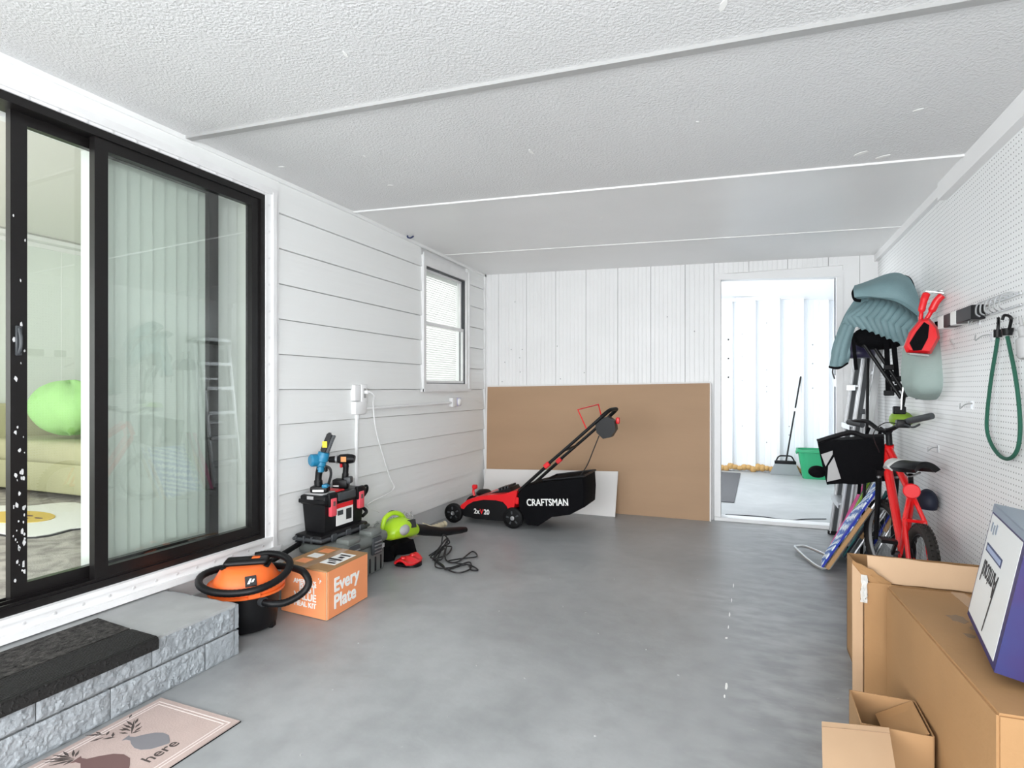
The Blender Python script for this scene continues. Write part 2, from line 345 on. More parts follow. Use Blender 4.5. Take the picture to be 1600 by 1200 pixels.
def solo(name, mb, m, label, cat, group=None, smooth=40): return tag(base(mb.build(name, m, smooth=smooth)), label, cat, group)
def struct(name, mb, m, parent=None, smooth=40):
    o = mb.build(name, m, parent, smooth=smooth)
    if not parent: o['kind'] = 'structure'
    return o
def group_struct(name, loc=(0, 0, 0)):
    o = bpy.data.objects.new(name, None); COL.objects.link(o); o.empty_display_size = .05; o.location = loc; o['kind'] = 'structure'; return o
def copy_part(o, parent, loc=None):
    c = o.copy(); COL.objects.link(c); c.parent = parent
    if loc is not None: c.location = loc
    return c
def text(s, name, m, parent, size, T, bold=0.0, depth=.0006, align='LEFT', sx=1.0, shear=0.0, fat=0.0):
    """flat raised lettering: T maps text plane (x right, y up, z out) to the world"""
    cu = bpy.data.curves.new('lettering', 'FONT'); cu.body = s; cu.size = size; cu.offset = bold; cu.extrude = depth; cu.align_x = align; cu.space_line = .95; cu.shear = shear
    t = bpy.data.objects.new('lettering', cu); COL.objects.link(t)
    me = bpy.data.meshes.new_from_object(t.evaluated_get(bpy.context.evaluated_depsgraph_get()))
    bpy.data.objects.remove(t); bpy.data.curves.remove(cu)
    if fat:                                                     # heavier strokes: the same lettering laid down with small shifts
        bm = bmesh.new()
        for k in range(6):
            q = me.copy(); q.transform(Matrix.Translation((fat * math.cos(k * 1.0472), fat * math.sin(k * 1.0472), .00025 * (k + 1)))); bm.from_mesh(q); bpy.data.meshes.remove(q)
        bm.from_mesh(me); bm.to_mesh(me); bm.free()
    me.transform(Matrix.Translation(-parent_world(parent)) @ T @ Matrix.Diagonal((sx, 1, 1, 1))); me.materials.clear(); me.materials.append(M[m])
    o = bpy.data.objects.new(name, me); COL.objects.link(o); o.parent = parent; return o
def frame(o, x, y):                                             # matrix from origin, x axis, y axis (z = x cross y)
    x = Vector(x).normalized(); y = Vector(y); y = (y - x * y.dot(x)).normalized(); z = x.cross(y)
    return Matrix(((x.x, y.x, z.x, o[0]), (x.y, y.y, z.y, o[1]), (x.z, y.z, z.z, o[2]), (0, 0, 0, 1)))
def axis_T(c, ax):                                              # lathe matrix: z axis along ax at c
    ax = Vector(ax).normalized(); x = ax.orthogonal().normalized(); y = ax.cross(x)
    return Matrix(((x.x, y.x, ax.x, c[0]), (x.y, y.y, ax.y, c[1]), (x.z, y.z, ax.z, c[2]), (0, 0, 0, 1)))
# ================================================================= STRUCTURE
WX = 3.67; BY = 5.68; FY = -4.6
def zl(y): return 2.505 - .045 * max(0, min(1, (y - 3.4) / 2.28))
def zc(x, y): return zl(y) + (2.355 - zl(y)) * x / WX
struct('floor', MB().box(-.02, FY, -.12, WX + .1, BY + .06, 0), 'floor')
struct('driveway', MB().box(-6, -14, -.14, 10, FY, -.01), 'drive')
fl = bpy.data.objects['floor']
mk = MB()                                                       # spilt white paint on the floor
for i, (px, py, w, l) in enumerate([(1146, 915, .006, .09), (1143, 938, .005, .08), (1140, 960, .007, .07), (1138, 980, .005, .05), (1135, 997, .010, .022), (1135, 1072, .011, .06), (1132, 1088, .006, .03)]):
    p = W(px, py, z=0)
    bl = MB().prism([(p.x + w * random.uniform(.7, 1.2) * math.cos(a * .785) * .6, p.y + l * random.uniform(.8, 1.1) * math.sin(a * .785) * .5) for a in range(8)], 0, .0009, lambda u, v, h: (u, v, h))
    bl.build('paint_drip', 'print_white', fl, smooth=0)
db = MB(); dq = random.Random(11)                               # specks of debris on the floor
for px, py in [(880, 948), (915, 957), (935, 990), (780, 955), (700, 900), (640, 985), (1010, 1015), (860, 905), (960, 905), (1060, 1055), (520, 1078), (1275, 1098), (600, 1010), (745, 1040), (1180, 985), (820, 1060), (470, 1180), (990, 860), (1090, 905), (930, 1150), (1290, 1095), (700, 1120), (355, 1115), (560, 1005)]:
    p = W(px, py, z=0); a0 = dq.random() * 3; s_ = dq.uniform(.002, .006)
    db.prism([(p.x + s_ * math.cos(a0 + q * 1.26) * (1 if q % 2 else .45), p.y + s_ * math.sin(a0 + q * 1.26)) for q in range(5)], 0, .003, lambda u, v, h: (u, v, h))
db.build('floor_debris', 'reflect', fl, smooth=0)['kind'] = 'stuff'
# ---- ceiling panels and strips
ce = group_struct('ceiling', (0, 0, 2.4))
ys = [FY, -1.91, -.58, .754, 2.087, 3.42, 4.753, BY + .05]
for i in range(7):
    a, b = ys[i] + .004, ys[i + 1] - .004
    v = [(x, y, zc(x, y) + d) for d in (0, .05) for y in (a, b) for x in (-.03, WX + .1)]
    MB().add(v, [(0, 1, 3, 2), (4, 6, 7, 5), (0, 4, 5, 1), (2, 3, 7, 6), (0, 2, 6, 4), (1, 5, 7, 3)]).build('ceiling_panel', 'ceil_rough' if i < 5 else 'ceil_far_lit', ce)
for y, w, h, n in ((.754, .035, .018, 0), (2.087, .036, .014, 1), (3.42, .022, .010, 2), (4.753, .018, .006, 3)):
    v = [(x, y + d, zc(x, y) - k) for k in (0, h) for d in (-w / 2, w / 2) for x in (0, WX)]
    MB().add(v, [(0, 1, 3, 2), (4, 6, 7, 5), (0, 4, 5, 1), (2, 3, 7, 6), (0, 2, 6, 4), (1, 5, 7, 3)]).build('joint_strip', 'strip' if n < 2 else 'ceil_far_lit', ce)
MB().box(-.03, FY, 2.62, WX + .1, BY, 2.66).build('roof_deck', 'white', ce)
fk = MB()                                                       # flaked paint on the ceiling
for px, py, s in [(830, 237, .03), (540, 85, .02), (288, 172, .012), (1090, 190, .008), (1435, 172, .02), (1345, 240, .04), (1380, 245, .035), (940, 340, .02), (930, 385, .02), (570, 245, .015), (610, 290, .02), (1130, 8, .03), (440, 262, .02)]:
    p = W(px, py, z=2.43); z = zc(p.x, p.y); p = W(px, py, z=z); a0 = random.random() * 3
    MB().prism([(p.x + s * math.cos(a0) * math.cos(k * .9) - s * .35 * math.sin(a0) * math.sin(k * .9), p.y + s * math.sin(a0) * math.cos(k * .9) + s * .35 * math.cos(a0) * math.sin(k * .9)) for k in range(7)], 0, .002, lambda u, v, h: (u, v, zc(u, v) - h)).build('paint_flake', 'print_white', ce, smooth=0)
# ---- left wall: core with openings, lap boards, foundation
DY0, DY1, DZ0, DZ1 = .77, 2.603, .339, 2.371
WY0, WY1, WZ0, WZ1 = 4.426, 5.209, 1.27, 2.315
wl = group_struct('wall_left', (0, 0, 0))
k = MB()
for q in [(-.7, DY0, 0, 2.6), (DY0, DY1, 0, DZ0), (DY0, DY1, DZ1, 2.6), (DY1, WY0, 0, 2.6), (WY0, WY1, 0, WZ0), (WY0, WY1, WZ1, 2.6), (WY1, BY, 0, 2.6)]:
    k.box(-.13, q[0], q[2], -.022, q[1], q[3])
k.build('wall_core', 'white', wl)
MB().box(-.022, 2.0, 0, -.004, BY, .15).build('foundation', 'foundation', wl)
MB().box(-.022, -.7, 0, -.004, 2.0, .24).build('foundation', 'foundation', wl)
def board(y0, y1, z0, z1):
    fr = lambda z: .014 - .014 * (z - z0) / .2155
    v = [(-.022, y, z0) for y in (y0, y1)] + [(.014, y, z0) for y in (y0, y1)] + [(fr(z1), y, z1) for y in (y0, y1)] + [(-.022, y, z1) for y in (y0, y1)]
    MB().add(v, [(0, 1, 3, 2), (2, 3, 5, 4), (4, 5, 7, 6), (6, 7, 1, 0), (0, 2, 4, 6), (1, 7, 5, 3)]).build('siding_board', 'siding', wl, smooth=0)
z = 1.22 - 5 * .2155
while z < 2.5:
    z1 = min(z + .2155, 2.53)
    segs = [(2.704, 5.655)]
    if z1 > 1.24 and z < 2.40:
        segs = [(2.704, 4.366), (5.268, 5.655)]
    z1 -= .0045
    for a, b in segs: board(a, b, z, z1)
    if z > 2.2: board(-.7, .66, z, z1)
    elif z > .3: board(-.7, .66, z, z1)
    z += .2155
board(.66, 2.704, 2.425, 2.55)
MB().box(-.02, 5.652, .14, .022, 5.68, 2.47).build('corner_trim', 'white', wl)
MB().bar((.012, FY, zl(FY) - .012), (.012, 3.4, zl(3.4) - .012), .02, .024).bar((.012, 3.4, zl(3.4) - .012), (.012, BY, zl(BY) - .012), .02, .024).build('cornice_strip', 'siding', wl)
# ---- back wall: grooved boards
wb = group_struct('wall_back', (1.8, BY, 0))
k = MB(); k.box(-.1, BY + .02, 0, 2.42, BY + .09, 2.6).box(2.42, BY + .02, 2.236, 3.357, BY + .09, 2.6).box(3.357, BY + .02, 0, 4.6, BY + .09, 2.6); k.build('wall_core', 'white', wb)
def gboard(x0, x1, z0):
    n = max(1, round((x1 - x0) / .0403)); st = (x1 - x0) / n; pr = [(x0 + .001, .012)]
    for i in range(n):
        a = x0 + i * st
        pr += [(a + (.004 if i else .003), .0005 if i == 0 else .0012), (a + st - (.006 if i < n - 1 else .003), .0005 if i == n - 1 else .0012)]
        if i < n - 1: pr += [(a + st - .003, .0042)]
    pr += [(x1 - .001, .012)]
    pr = pr + [(x1 - .001, .022), (x0 + .001, .022)]
    MB().prism(pr, 0, 1, lambda u, d, h: (u, BY + d, z0 if h == 0 else zc(u, BY) + .01)).build('wall_board', 'panelling', wb, smooth=0)
xs = [0, .168, .490, .8125, 1.135, 1.4575, 1.78, 2.10, 2.36]
for a, b in zip(xs[:-1], xs[1:]): gboard(a, b, 0)
for a, b in zip([2.36, 2.66, 2.98, 3.30], [2.66, 2.98, 3.30, 3.42]): gboard(a, b, 2.29)
MB().prism([(3.41, .0), (3.535, .0), (3.535, .02), (3.41, .02)], 0, 1, lambda u, d, h: (u, BY + d, 0 if h == 0 else zc(u, BY) + .01)).build('wall_board', 'panelling', wb, smooth=0)
MB().prism([(3.538, .0), (WX, .0), (WX, .02), (3.538, .02)], 0, 1, lambda u, d, h: (u, BY + d, 0 if h == 0 else zc(u, BY) + .01)).build('wall_board', 'panelling', wb, smooth=0)
nh = MB()
for i in range(12): nh.lathe([(.006, 0), (.005, .0025)], 8, axis_T((random.uniform(.1, 2.2), BY + .0012, random.uniform(1.3, 2.3)), (0, -1, 0)))
nh.build('nail_head', 'strip', wb)['kind'] = 'stuff'
# ---- right wall: pegboard panels
wr = group_struct('wall_right', (0, 0, 0))
MB().box(WX + .02, -.7, 0, WX + .1, BY, 2.6).build('wall_core', 'white', wr)
yb = [-.7, .37, 1.59, 2.81, 4.03, 5.25, BY]
for a, b in zip(yb[:-1], yb[1:]): MB().box(WX, a + .0015, .03, WX + .006, b - .0015, 2.33).build('pegboard_panel', 'pegboard', wr)
struct('baseboard_right', MB().box(WX - .012, -.7, 0, WX + .006, BY, .07), 'white')
k = MB(); k.add([(x, y, z) for x in (WX - .045, WX) for y in (FY, 3.844) for z in (2.262, 2.36)], [(0, 1, 3, 2), (4, 6, 7, 5), (0, 4, 5, 1), (2, 3, 7, 6), (0, 2, 6, 4), (1, 5, 7, 3)]); struct('trim_1', k, 'white')
struct('trim_2', MB().box(WX - .028, 3.85, 2.30, WX, BY, 2.36), 'white')
# ---- doorway in the back wall
d2 = group_struct('door_2', (2.89, BY, 0))
MB().box(2.362, BY - .012, .036, 2.42, BY + .10, 2.236).build('jamb', 'white', d2)
MB().box(3.357, BY - .012, .036, 3.412, BY + .10, 2.19).build('jamb', 'white', d2)
k = MB(); k.add([(x, y, (2.236 if x < 3 else 2.19) + d) for x in (2.362, 3.412) for y in (BY - .012, BY + .1) for d in (0, .055)], [(0, 1, 3, 2), (4, 6, 7, 5), (0, 4, 5, 1), (2, 3, 7, 6), (0, 2, 6, 4), (1, 5, 7, 3)]); k.build('head', 'white', d2)
MB().box(2.362, BY - .02, 0, 3.412, BY + .12, .034, .004).build('threshold', 'white', d2)
MB().box(3.350, BY + .015, 1.24, 3.358, BY + .05, 1.34, .002).build('strike_plate', 'steel', d2)
# ---- storeroom behind
FYW = 9.22
sr = group_struct('storeroom_shell', (2.8, 7.4, 0))
MB().box(1.2, BY + .1, -.1, 4.6, FYW + .1, .002).build('storeroom_floor', 'store_floor', sr)
MB().add([(x, y, 2.70 - .105 * (x - 2.2) - .02 * (y - 5.8) + d) for x in (1.2, 4.6) for y in (BY + .09, FYW + .1) for d in (0, .05)], [(0, 1, 3, 2), (4, 6, 7, 5), (0, 4, 5, 1), (2, 3, 7, 6), (0, 2, 6, 4), (1, 5, 7, 3)]).build('storeroom_ceiling', 'white', sr)
MB().box(4.5, BY + .1, 0, 4.6, FYW, 2.8).build('storeroom_side_wall', 'metal_wall', sr)
MB().box(1.18, BY + .1, 0, 1.24, FYW, 2.8).build('storeroom_side_wall', 'metal_wall', sr)
sx = [1.24, 1.77, 2.09, 2.412, 2.729, 3.055, 3.363, 3.678, 3.99, 4.5]
for a, b in zip(sx[:-1], sx[1:]):
    if a == 2.09:                                               # bay with the little window
        MB().box(a, FYW, 0, b, FYW + .02, 1.38).build('metal_sheet', 'metal_wall', sr); MB().box(a, FYW, 1.99, b, FYW + .02, 2.7).build('metal_sheet', 'metal_wall', sr); continue
    n = 4; pr = []
    for i in range(n):
        u = a + (b - a) * i / n; st = (b - a) / n; pr += [(u, 0), (u + st * .78, 0), (u + st * .84, .0028), (u + st * .94, .0028)]
    pr += [(b, 0), (b, .03), (a, .03)]
    MB().prism(pr, 0, 2.75, lambda u, d, h: (u, FYW + d, h)).build('metal_sheet', 'metal_wall', sr, smooth=0)
for x in sx[1:-1]: MB().box(x - .022, FYW - .05, .02, x + .022, FYW, 2.56).build('stud', 'white', sr)
MB().box(1.24, FYW - .04, 2.52, 4.5, FYW, 2.575).build('top_rail', 'white', sr)
for zz in (1.37, 1.99): MB().box(2.09, FYW - .03, zz - .015, 2.41, FYW, zz + .015).build('noggin', 'white', sr)
k = MB()
for i in range(26):
    x = 2.1 + i * .062; k.ell((x, FYW - .035, .055 + random.uniform(-.02, .02)), (.05, .03, random.uniform(.03, .06)), 8, 5)
k.build('foam_sealant', 'foam', sr)['kind'] = 'stuff'
w2 = group_struct('window_2', (2.25, FYW, 1.38))
k = MB()
for q in [(2.105, 1.385, 2.135, 1.975), (2.365, 1.385, 2.395, 1.975), (2.105, 1.385, 2.395, 1.41), (2.105, 1.95, 2.395, 1.975), (2.105, 1.665, 2.395, 1.69)]: k.box(q[0], FYW, q[1], q[2], FYW + .03, q[3])
k.build('window_frame', 'white', w2); MB().box(2.105, FYW + .012, 1.385, 2.395, FYW + .016, 1.975).build('pane', 'glass', w2)
rv = MB()
for i in range(14): rv.lathe([(.010, 0), (.007, .005)], 8, axis_T((random.choice([2.57, 2.9, 3.2, 3.5]), FYW, random.uniform(.4, 2.2)), (0, -1, 0)))
rv.build('screw_head', 'strip', sr)['kind'] = 'stuff'
MB().box(3.335, FYW - .04, .3, 3.345, FYW - .03, .32).build('screw_head', 'strip', sr)
# ================================================================= SLIDING DOOR
d1 = group_struct('door_1', (0, 1.69, DZ0))
def ring(mb, x0, x1, y0, z0, y1, z1, wl_, wr_, wb_, wt_):
    mb.box(x0, y0, z0, x1, y0 + wl_, z1).box(x0, y1 - wr_, z0, x1, y1, z1).box(x0, y0 + wl_, z0, x1, y1 - wr_, z0 + wb_).box(x0, y0 + wl_, z1 - wt_, x1, y1 - wr_, z1); return mb
tr = MB()
tr.box(-.02, DY0 - .1, DZ1, .014, 2.704, 2.425).box(-.02, DY1, .239, .014, 2.704, DZ1).box(-.02, DY0 - .1, .239, .014, DY0, DZ1).box(-.02, DY0, .239, .014, DY1, DZ0)
tr.box(.014, DY0 - .06, DZ1 + .012, .026, 2.66, DZ1 + .026).box(.014, 2.645, .25, .030, 2.672, DZ1 + .026).box(.012, DY0 - .1, .245, .034, 2.70, .275).box(.012, DY0, .315, .028, DY1 + .04, .338)
t_o = tr.build('trim', 'alu_white', d1)
def screw(p, ax=(1, 0, 0)):
    global _scr
    if _scr is None:
        _scr = MB().lathe([(.0085, 0), (.0075, .003), (.003, .0045)], 8, axis_T((0, 0, 0), ax)).build('screw', 'gum', t_o, world=False); o = _scr
    else: o = _scr.copy(); COL.objects.link(o)
    o.location = Vector(p) - parent_world(t_o)
_scr = None
for i in range(16): screw((.013, .95 + i * .109, DZ1 + .006)); screw((.013, .93 + i * .11, .295))
for i in range(13): screw((.013, 2.626, .42 + i * .158))
fr = ring(MB(), -.115, .006, DY0, DZ0, DY1, DZ1, .035, .030, .030, .035)
fr.build('outer_frame', 'black_frame', d1)
MB().box(-.10, DY0 + .03, DZ0 + .03, -.092, DY1 - .03, DZ0 + .045).box(-.055, DY0 + .03, DZ0 + .03, -.047, DY1 - .03, DZ0 + .045).box(-.012, DY0 + .03, DZ0 + .03, -.004, DY1 - .03, DZ0 + .042).build('track', 'black_frame', d1)
def sash(name, x0, x1, y0, y1, ws, wt_, wb_):
    s = bpy.data.objects.new(name, None); COL.objects.link(s); s.parent = d1; s.location = Vector(((x0 + x1) / 2, (y0 + y1) / 2, DZ0 + .03)) - d1.location
    ring(MB(), x0, x1, y0, DZ0 + .034, y1, DZ1 - .034, ws, ws, wb_, wt_).build('sash_frame', 'black_frame', s)
    xm = (x0 + x1) / 2; MB().box(xm - .002, y0 + ws - .01, DZ0 + .05, xm + .002, y1 - ws + .01, DZ1 - .05).build('pane', 'glass', s); return s
fs = sash('fixed_leaf', -.042, -.006, 1.648, 2.575, .058, .050, .052)
sl = sash('sliding_leaf', -.092, -.060, 1.362, 2.335, .058, .046, .060)
MB().box(-.061, 1.377, 1.355, -.052, 1.400, 1.475, .003).tube(cr([(-.054, 1.388, 1.365), (-.040, 1.388, 1.39), (-.040, 1.388, 1.43), (-.054, 1.388, 1.465)]), .006).build('handle', 'grey_dark', sl)
for i in range(46):                                             # flaked paint on the lock stile
    zz = .45 + abs(random.gauss(0, 1)) * .42 if i < 34 else random.uniform(.5, 2.0); y = 1.391 + random.uniform(-.02, .022); s = random.uniform(.003, .011)
    MB().prism([(y + s * .7 * math.cos(q * 1.05) * random.uniform(.5, 1.1), zz + s * math.sin(q * 1.05) * random.uniform(.6, 1.6)) for q in range(6)], -.0602, -.0594, lambda u, v, h: (h, u, v)).build('paint_chip', 'chip', sl, smooth=0)
# ================================================================= WINDOW IN THE LEFT WALL
w1 = group_struct('window_1', (0, 4.82, WZ0))
k = ring(MB(), -.02, .022, 4.366, 1.197, 5.268, 2.40, .06, .059, .073, .085)
k.box(.022, 4.366, 1.197, .032, 4.385, 2.42).box(.022, 5.25, 1.197, .032, 5.268, 2.40).box(.022, 4.366, 1.197, .040, 5.268, 1.222).build('window_casing', 'alu_white', w1)
for nm, x0, z0, z1 in (('upper_sash', -.045, 1.80, WZ1), ('lower_sash', -.02, WZ0, 1.825)):
    s = bpy.data.objects.new(nm, None); COL.objects.link(s); s.parent = w1; s.location = Vector((x0, 4.82, z0)) - w1.location
    ring(MB(), x0 - .01, x0 + .014, WY0, z0, WY1, z1, .022, .03, .03, .028).build('sash_frame', 'alu_white', s)
    MB().box(x0, WY0 + .02, z0 + .02, x0 + .003, WY1 - .02, z1 - .02).build('pane', 'glass', s)
ring(MB(), -.058, .004, WY0 - .001, WZ0 - .001, WY1 + .001, WZ1 + .001, .008, .010, .008, .010).build('seal', 'grey_dark', w1)
vb = thing('window_blind', 'white horizontal slat blind behind the small wall window', 'blind', (-.085, 4.82, 2.28))
MB().box(-.105, WY0 + .02, 2.265, -.075, WY1 - .02, 2.30).build('head_rail', 'slat', vb)
sb = None
for i in range(46):
    zz = 2.25 - i * .0213
    if sb is None:
        sb = MB().box(-.0125, -.37, -.0006, .0125, .37, .0006).build('slat', 'slat', vb, world=False)
        sb.rotation_euler = (0, R(38), 0); o = sb
    else: o = copy_part(sb, vb)
    o.location = Vector((-.09, 4.8175, zz)) - vb.location
for y in (4.55, 5.08): MB().rod((-.09, y, 1.26), (-.09, y, 2.27), .001, 4).build('cord', 'slat', vb)
# ================================================================= LOUNGE BEHIND THE SLIDING DOOR
LF = .355
lo = group_struct('lounge_shell', (-1.8, 1.7, LF))
MB().box(-3.6, -.6, LF - .1, -.12, 3.95, LF).build('lounge_floor', 'carpet', lo)
MB().box(-3.6, -.6, 2.66, -.12, 3.95, 2.72).build('lounge_ceiling', 'lounge_ceil', lo)
MB().box(-3.6, -.6, LF, -3.5, 3.95, 2.7).build('lounge_wall', 'lounge_wall', lo)
MB().box(-3.6, 3.85, LF, -.12, 3.95, 2.7).build('lounge_wall', 'lounge_wall', lo)
k = MB().box(-3.6, -.6, LF, -.12, -.5, .7).box(-3.6, -.6, 2.3, -.12, -.5, 2.7).box(-3.6, -.6, .7, -3.0, -.5, 2.3).box(-.6, -.6, .7, -.12, -.5, 2.3); k.build('lounge_wall', 'lounge_wall', lo)
MB().box(-3.5, -.5, 2.585, -3.455, 3.85, 2.66, .02).box(-3.5, -.5, 2.545, -3.485, 3.85, 2.59).build('crown_moulding', 'white', lo)
for y in (.6, 1.2, 1.8, 2.4, 3.0, 3.5): MB().box(-3.5, y, LF, -3.4985, y + .006, 2.55).build('panel_joint', 'vane', lo)
# room behind the small window: a pale interior
br = group_struct('bedroom_shell', (-1.2, 4.8, LF))
MB().box(-2.4, 4.0, LF - .1, -.13, 5.9, LF).box(-2.4, 4.0, LF, -2.3, 5.9, 2.7).box(-2.4, 3.96, LF, -.13, 4.0, 2.7).box(-2.4, 5.86, LF, -.13, 5.9, 2.7).box(-2.4, 4.0, 2.66, -.13, 5.9, 2.7).build('bedroom_wall', 'white', br)
# vertical blind
vt = thing('vertical_blind', 'pale vertical blind drawn behind the fixed glass leaf', 'blind', (-.19, 2.1, 2.35))
MB().box(-.215, .8, 2.335, -.165, 2.62, 2.37).build('head_rail', 'vane', vt)
vp = None
for i in range(13):
    y = 1.80 + i * .066
    if vp is None:
        vp = MB().sheet(4, 1, lambda u, v: ((u - .5) ** 2 * .006, (u - .5) * .089, -1.955 * v), .0012).build('vane', 'vane', vt, world=False); o = vp
    else: o = copy_part(vp, vt)
    o.location = Vector((-.19, y, 2.335)) - vt.location; o.rotation_euler = (0, 0, R(-7 + random.uniform(-1, 1)))
o = copy_part(vp, vt, Vector((-.19, 1.75, 2.335)) - vt.location); o.rotation_euler = (0, 0, R(-55))
MB().rod((-.165, 1.757, 2.33), (-.165, 1.762, 1.68), .0055, 6).build('wand', 'strip', vt)
# sofa
so = thing('sofa', 'olive green sofa seen through the open sliding leaf', 'sofa', (-2.4, 3.2, LF))
MB().box(-3.45, 2.82, LF + .04, -1.5, 3.7, LF + .29, .03, 2).build('sofa_base', 'olive', so)
MB().box(-3.28, 2.80, LF + .27, -1.5, 3.5, LF + .45, .055, 3).build('seat_cushion', 'olive', so)
MB().box(-3.48, 2.78, LF + .10, -3.29, 3.75, LF + .74, .05, 3).build('sofa_arm', 'olive', so)
MB().box(-3.28, 3.45, LF + .42, -1.5, 3.70, LF + .75, .05, 3).build('back_cushion', 'grey_sofa', so)
MB().box(-3.45, 3.6, LF, -1.5, 3.8, LF + .66, .03, 2).build('sofa_back', 'olive', so)
for x in (-3.35, -1.6):
    for y in (2.9, 3.7): MB().rod((x, y, LF), (x, y, LF + .05), .025).build('sofa_foot', 'black', so)
def puff(p):
    w = .06 * math.sin(5 * math.atan2(p.y, p.x) + 2 * p.z); return p * (1 + w + .03 * noise.noise(p * 3))
solo('plush_pillow', MB().ell((-2.60, 3.05, LF + .71), (.38, .22, .22), 32, 20, fn=puff), 'plush', 'round light green plush pillow lying on the olive sofa seat', 'pillow')
solo('plush_cushion', MB().ell((-2.50, 3.36, LF + .93), (.40, .075, .16), 28, 16, fn=puff), 'plush', 'upper light green cushion propped behind the round plush pillow', 'cushion')
rg = thing('rug', 'white daisy-like rug with black outline and yellow centre on carpet', 'rug', (-1.75, 2.35, LF))
pt = lambda s: [(-1.75 + s * (.66 + .07 * math.sin(7 * a)) * math.cos(a), 2.33 + s * (.42 + .05 * math.sin(7 * a)) * math.sin(a)) for a in [i * math.pi / 24 for i in range(48)]]
MB().prism(pt(1.03), LF, LF + .008, lambda u, v, h: (u, v, h)).build('rug_outline', 'print_black', rg)
MB().prism(pt(1.0), LF + .006, LF + .012, lambda u, v, h: (u, v, h)).build('rug_pile', 'print_white', rg)
MB().prism([(-1.85 + .30 * math.cos(a * .26), 2.30 + .15 * math.sin(a * .26)) for a in range(24)], LF + .011, LF + .016, lambda u, v, h: (u, v, h)).build('rug_centre', mat('mustard_pile', (.70, .50, .12), .9), rg)
for q in ((-1.74, 2.28), (-1.66, 2.32), (-1.8, 2.34)):
    MB().prism([(q[0] + .04 * math.cos(a * .7), q[1] + .012 * math.sin(a * .7)) for a in range(9)], LF + .015, LF + .018, lambda u, v, h: (u, v, h)).build('rug_mark', 'mat_brown', rg)
# ================================================================= STEP, TREADS, DOORMAT
st = thing('door_step', 'grey painted concrete block step below the sliding door', 'step', (.25, 1.25, 0))
MB().box(.0, .5, 0, .462, 1.93, .225).build('core', 'step_top', st)
MB().sheet(24, 60, lambda u, v: (.0 + u * .488, .5 + v * 1.455, .2365 + .0015 * noise.noise(Vector((u * 9, v * 26, 0)))), .012).build('step_top', 'step_top', st)
def block(y0, y1, z0, z1, seed, rough=.012):
    ny = max(3, int((y1 - y0) / .0055)); nz = 20
    def fn(u, v):
        y = y0 + .0012 + u * (y1 - y0 - .0024); z = z0 + .0012 + v * (z1 - z0 - .0024)
        e = min(1, min(u, 1 - u) * (y1 - y0) / .012, min(v, 1 - v) * (z1 - z0) / .010); p = Vector((y * 34 + seed, z * 34, seed))
        d = noise.noise(p) * .5 + abs(noise.noise(p * 2.1)) * .55 + noise.noise(p * 4.3) * .3
        return (.484 + e * (.004 + rough * d), y, z)
    m = MB().sheet(ny, nz, fn, .028); m.build('block', 'block', st, smooth=30)
for q in [(.5, .76, .12, .232), (.76, 1.16, .12, .232), (1.16, 1.56, .12, .232), (1.56, 1.955, .12, .232), (.5, 1.0, 0, .115), (1.0, 1.40, 0, .115), (1.40, 1.80, 0, .115)]: block(*q, random.random() * 30)
block(1.80, 1.955, 0, .115, 3, .002)
def endb(z0, z1): MB().sheet(20, 8, lambda u, v: (.002 + u * .484, 1.955 + .003 * noise.noise(Vector((u * 12, v * 5, z0 * 9))), z0 + .002 + v * (z1 - z0 - .004)), .02).build('block', 'block', st)
endb(.12, .232); endb(0, .115)
solo('rubber_mat', MB().sheet(8, 40, lambda u, v: (.10 + u * .232, .5 + v * (1.095 - .02 * u) , .2475 + .0012 * noise.noise(Vector((u * 6, v * 30, 1)))), .009), 'speckle', 'black speckled rubber mat on the step against the sliding door', 'mat')
pr = [(.335, .240), (.335, .2445), (.35, .2475), (.50, .2475), (.512, .244), (.516, .235), (.516, .200), (.511, .200), (.511, .232), (.503, .240)]
solo('stair_tread', MB().prism(pr, .5, 1.575, lambda u, v, h: (u, h - (.0 if h < 1 else .05 * (u - .335)), v)), 'ribs', 'black ribbed rubber stair tread with nosing over the step edge', 'stair tread')
dm = thing('doormat', 'pinkish beige doormat printed with dark vases, on floor by the step', 'doormat', (.72, 1.2, 0))
X0, X1, Y0, Y1 = .520, .938, .82, 1.572
MB().box(X0, Y0, 0, X1, Y1, .007, .002).build('mat_body', 'mat_pink', dm); MB().box(X0 - .002, Y0 - .002, 0, X1 + .002, Y1 + .002, .0035).build('backing', 'black_soft', dm)
k = MB()
for ins in (.022, .036):
    w = .0045; a, b, c, d = X0 + ins, X1 - ins, Y0 + ins, Y1 - ins
    for q in [(a, c, a + w, d), (b - w, c, b, d), (a + w, c, b - w, c + w), (a + w, d - w, b - w, d)]: k.box(q[0], q[1], .0065, q[2], q[3], .0077)
k.build('border_line', 'mat_line', dm)
def leaf(mb, x1, y1, x2, y2, w=.0045):
    a, b = W(x1, y1, z=.0072), W(x2, y2, z=.0072); d = (b - a).normalized(); s = Vector((-d.y, d.x, 0)) * w; m = a.lerp(b, .45)
    mb.prism([(p.x, p.y) for p in (a, m + s, b, m - s)], .0065, .0078, lambda u, v, h: (u, v, h))
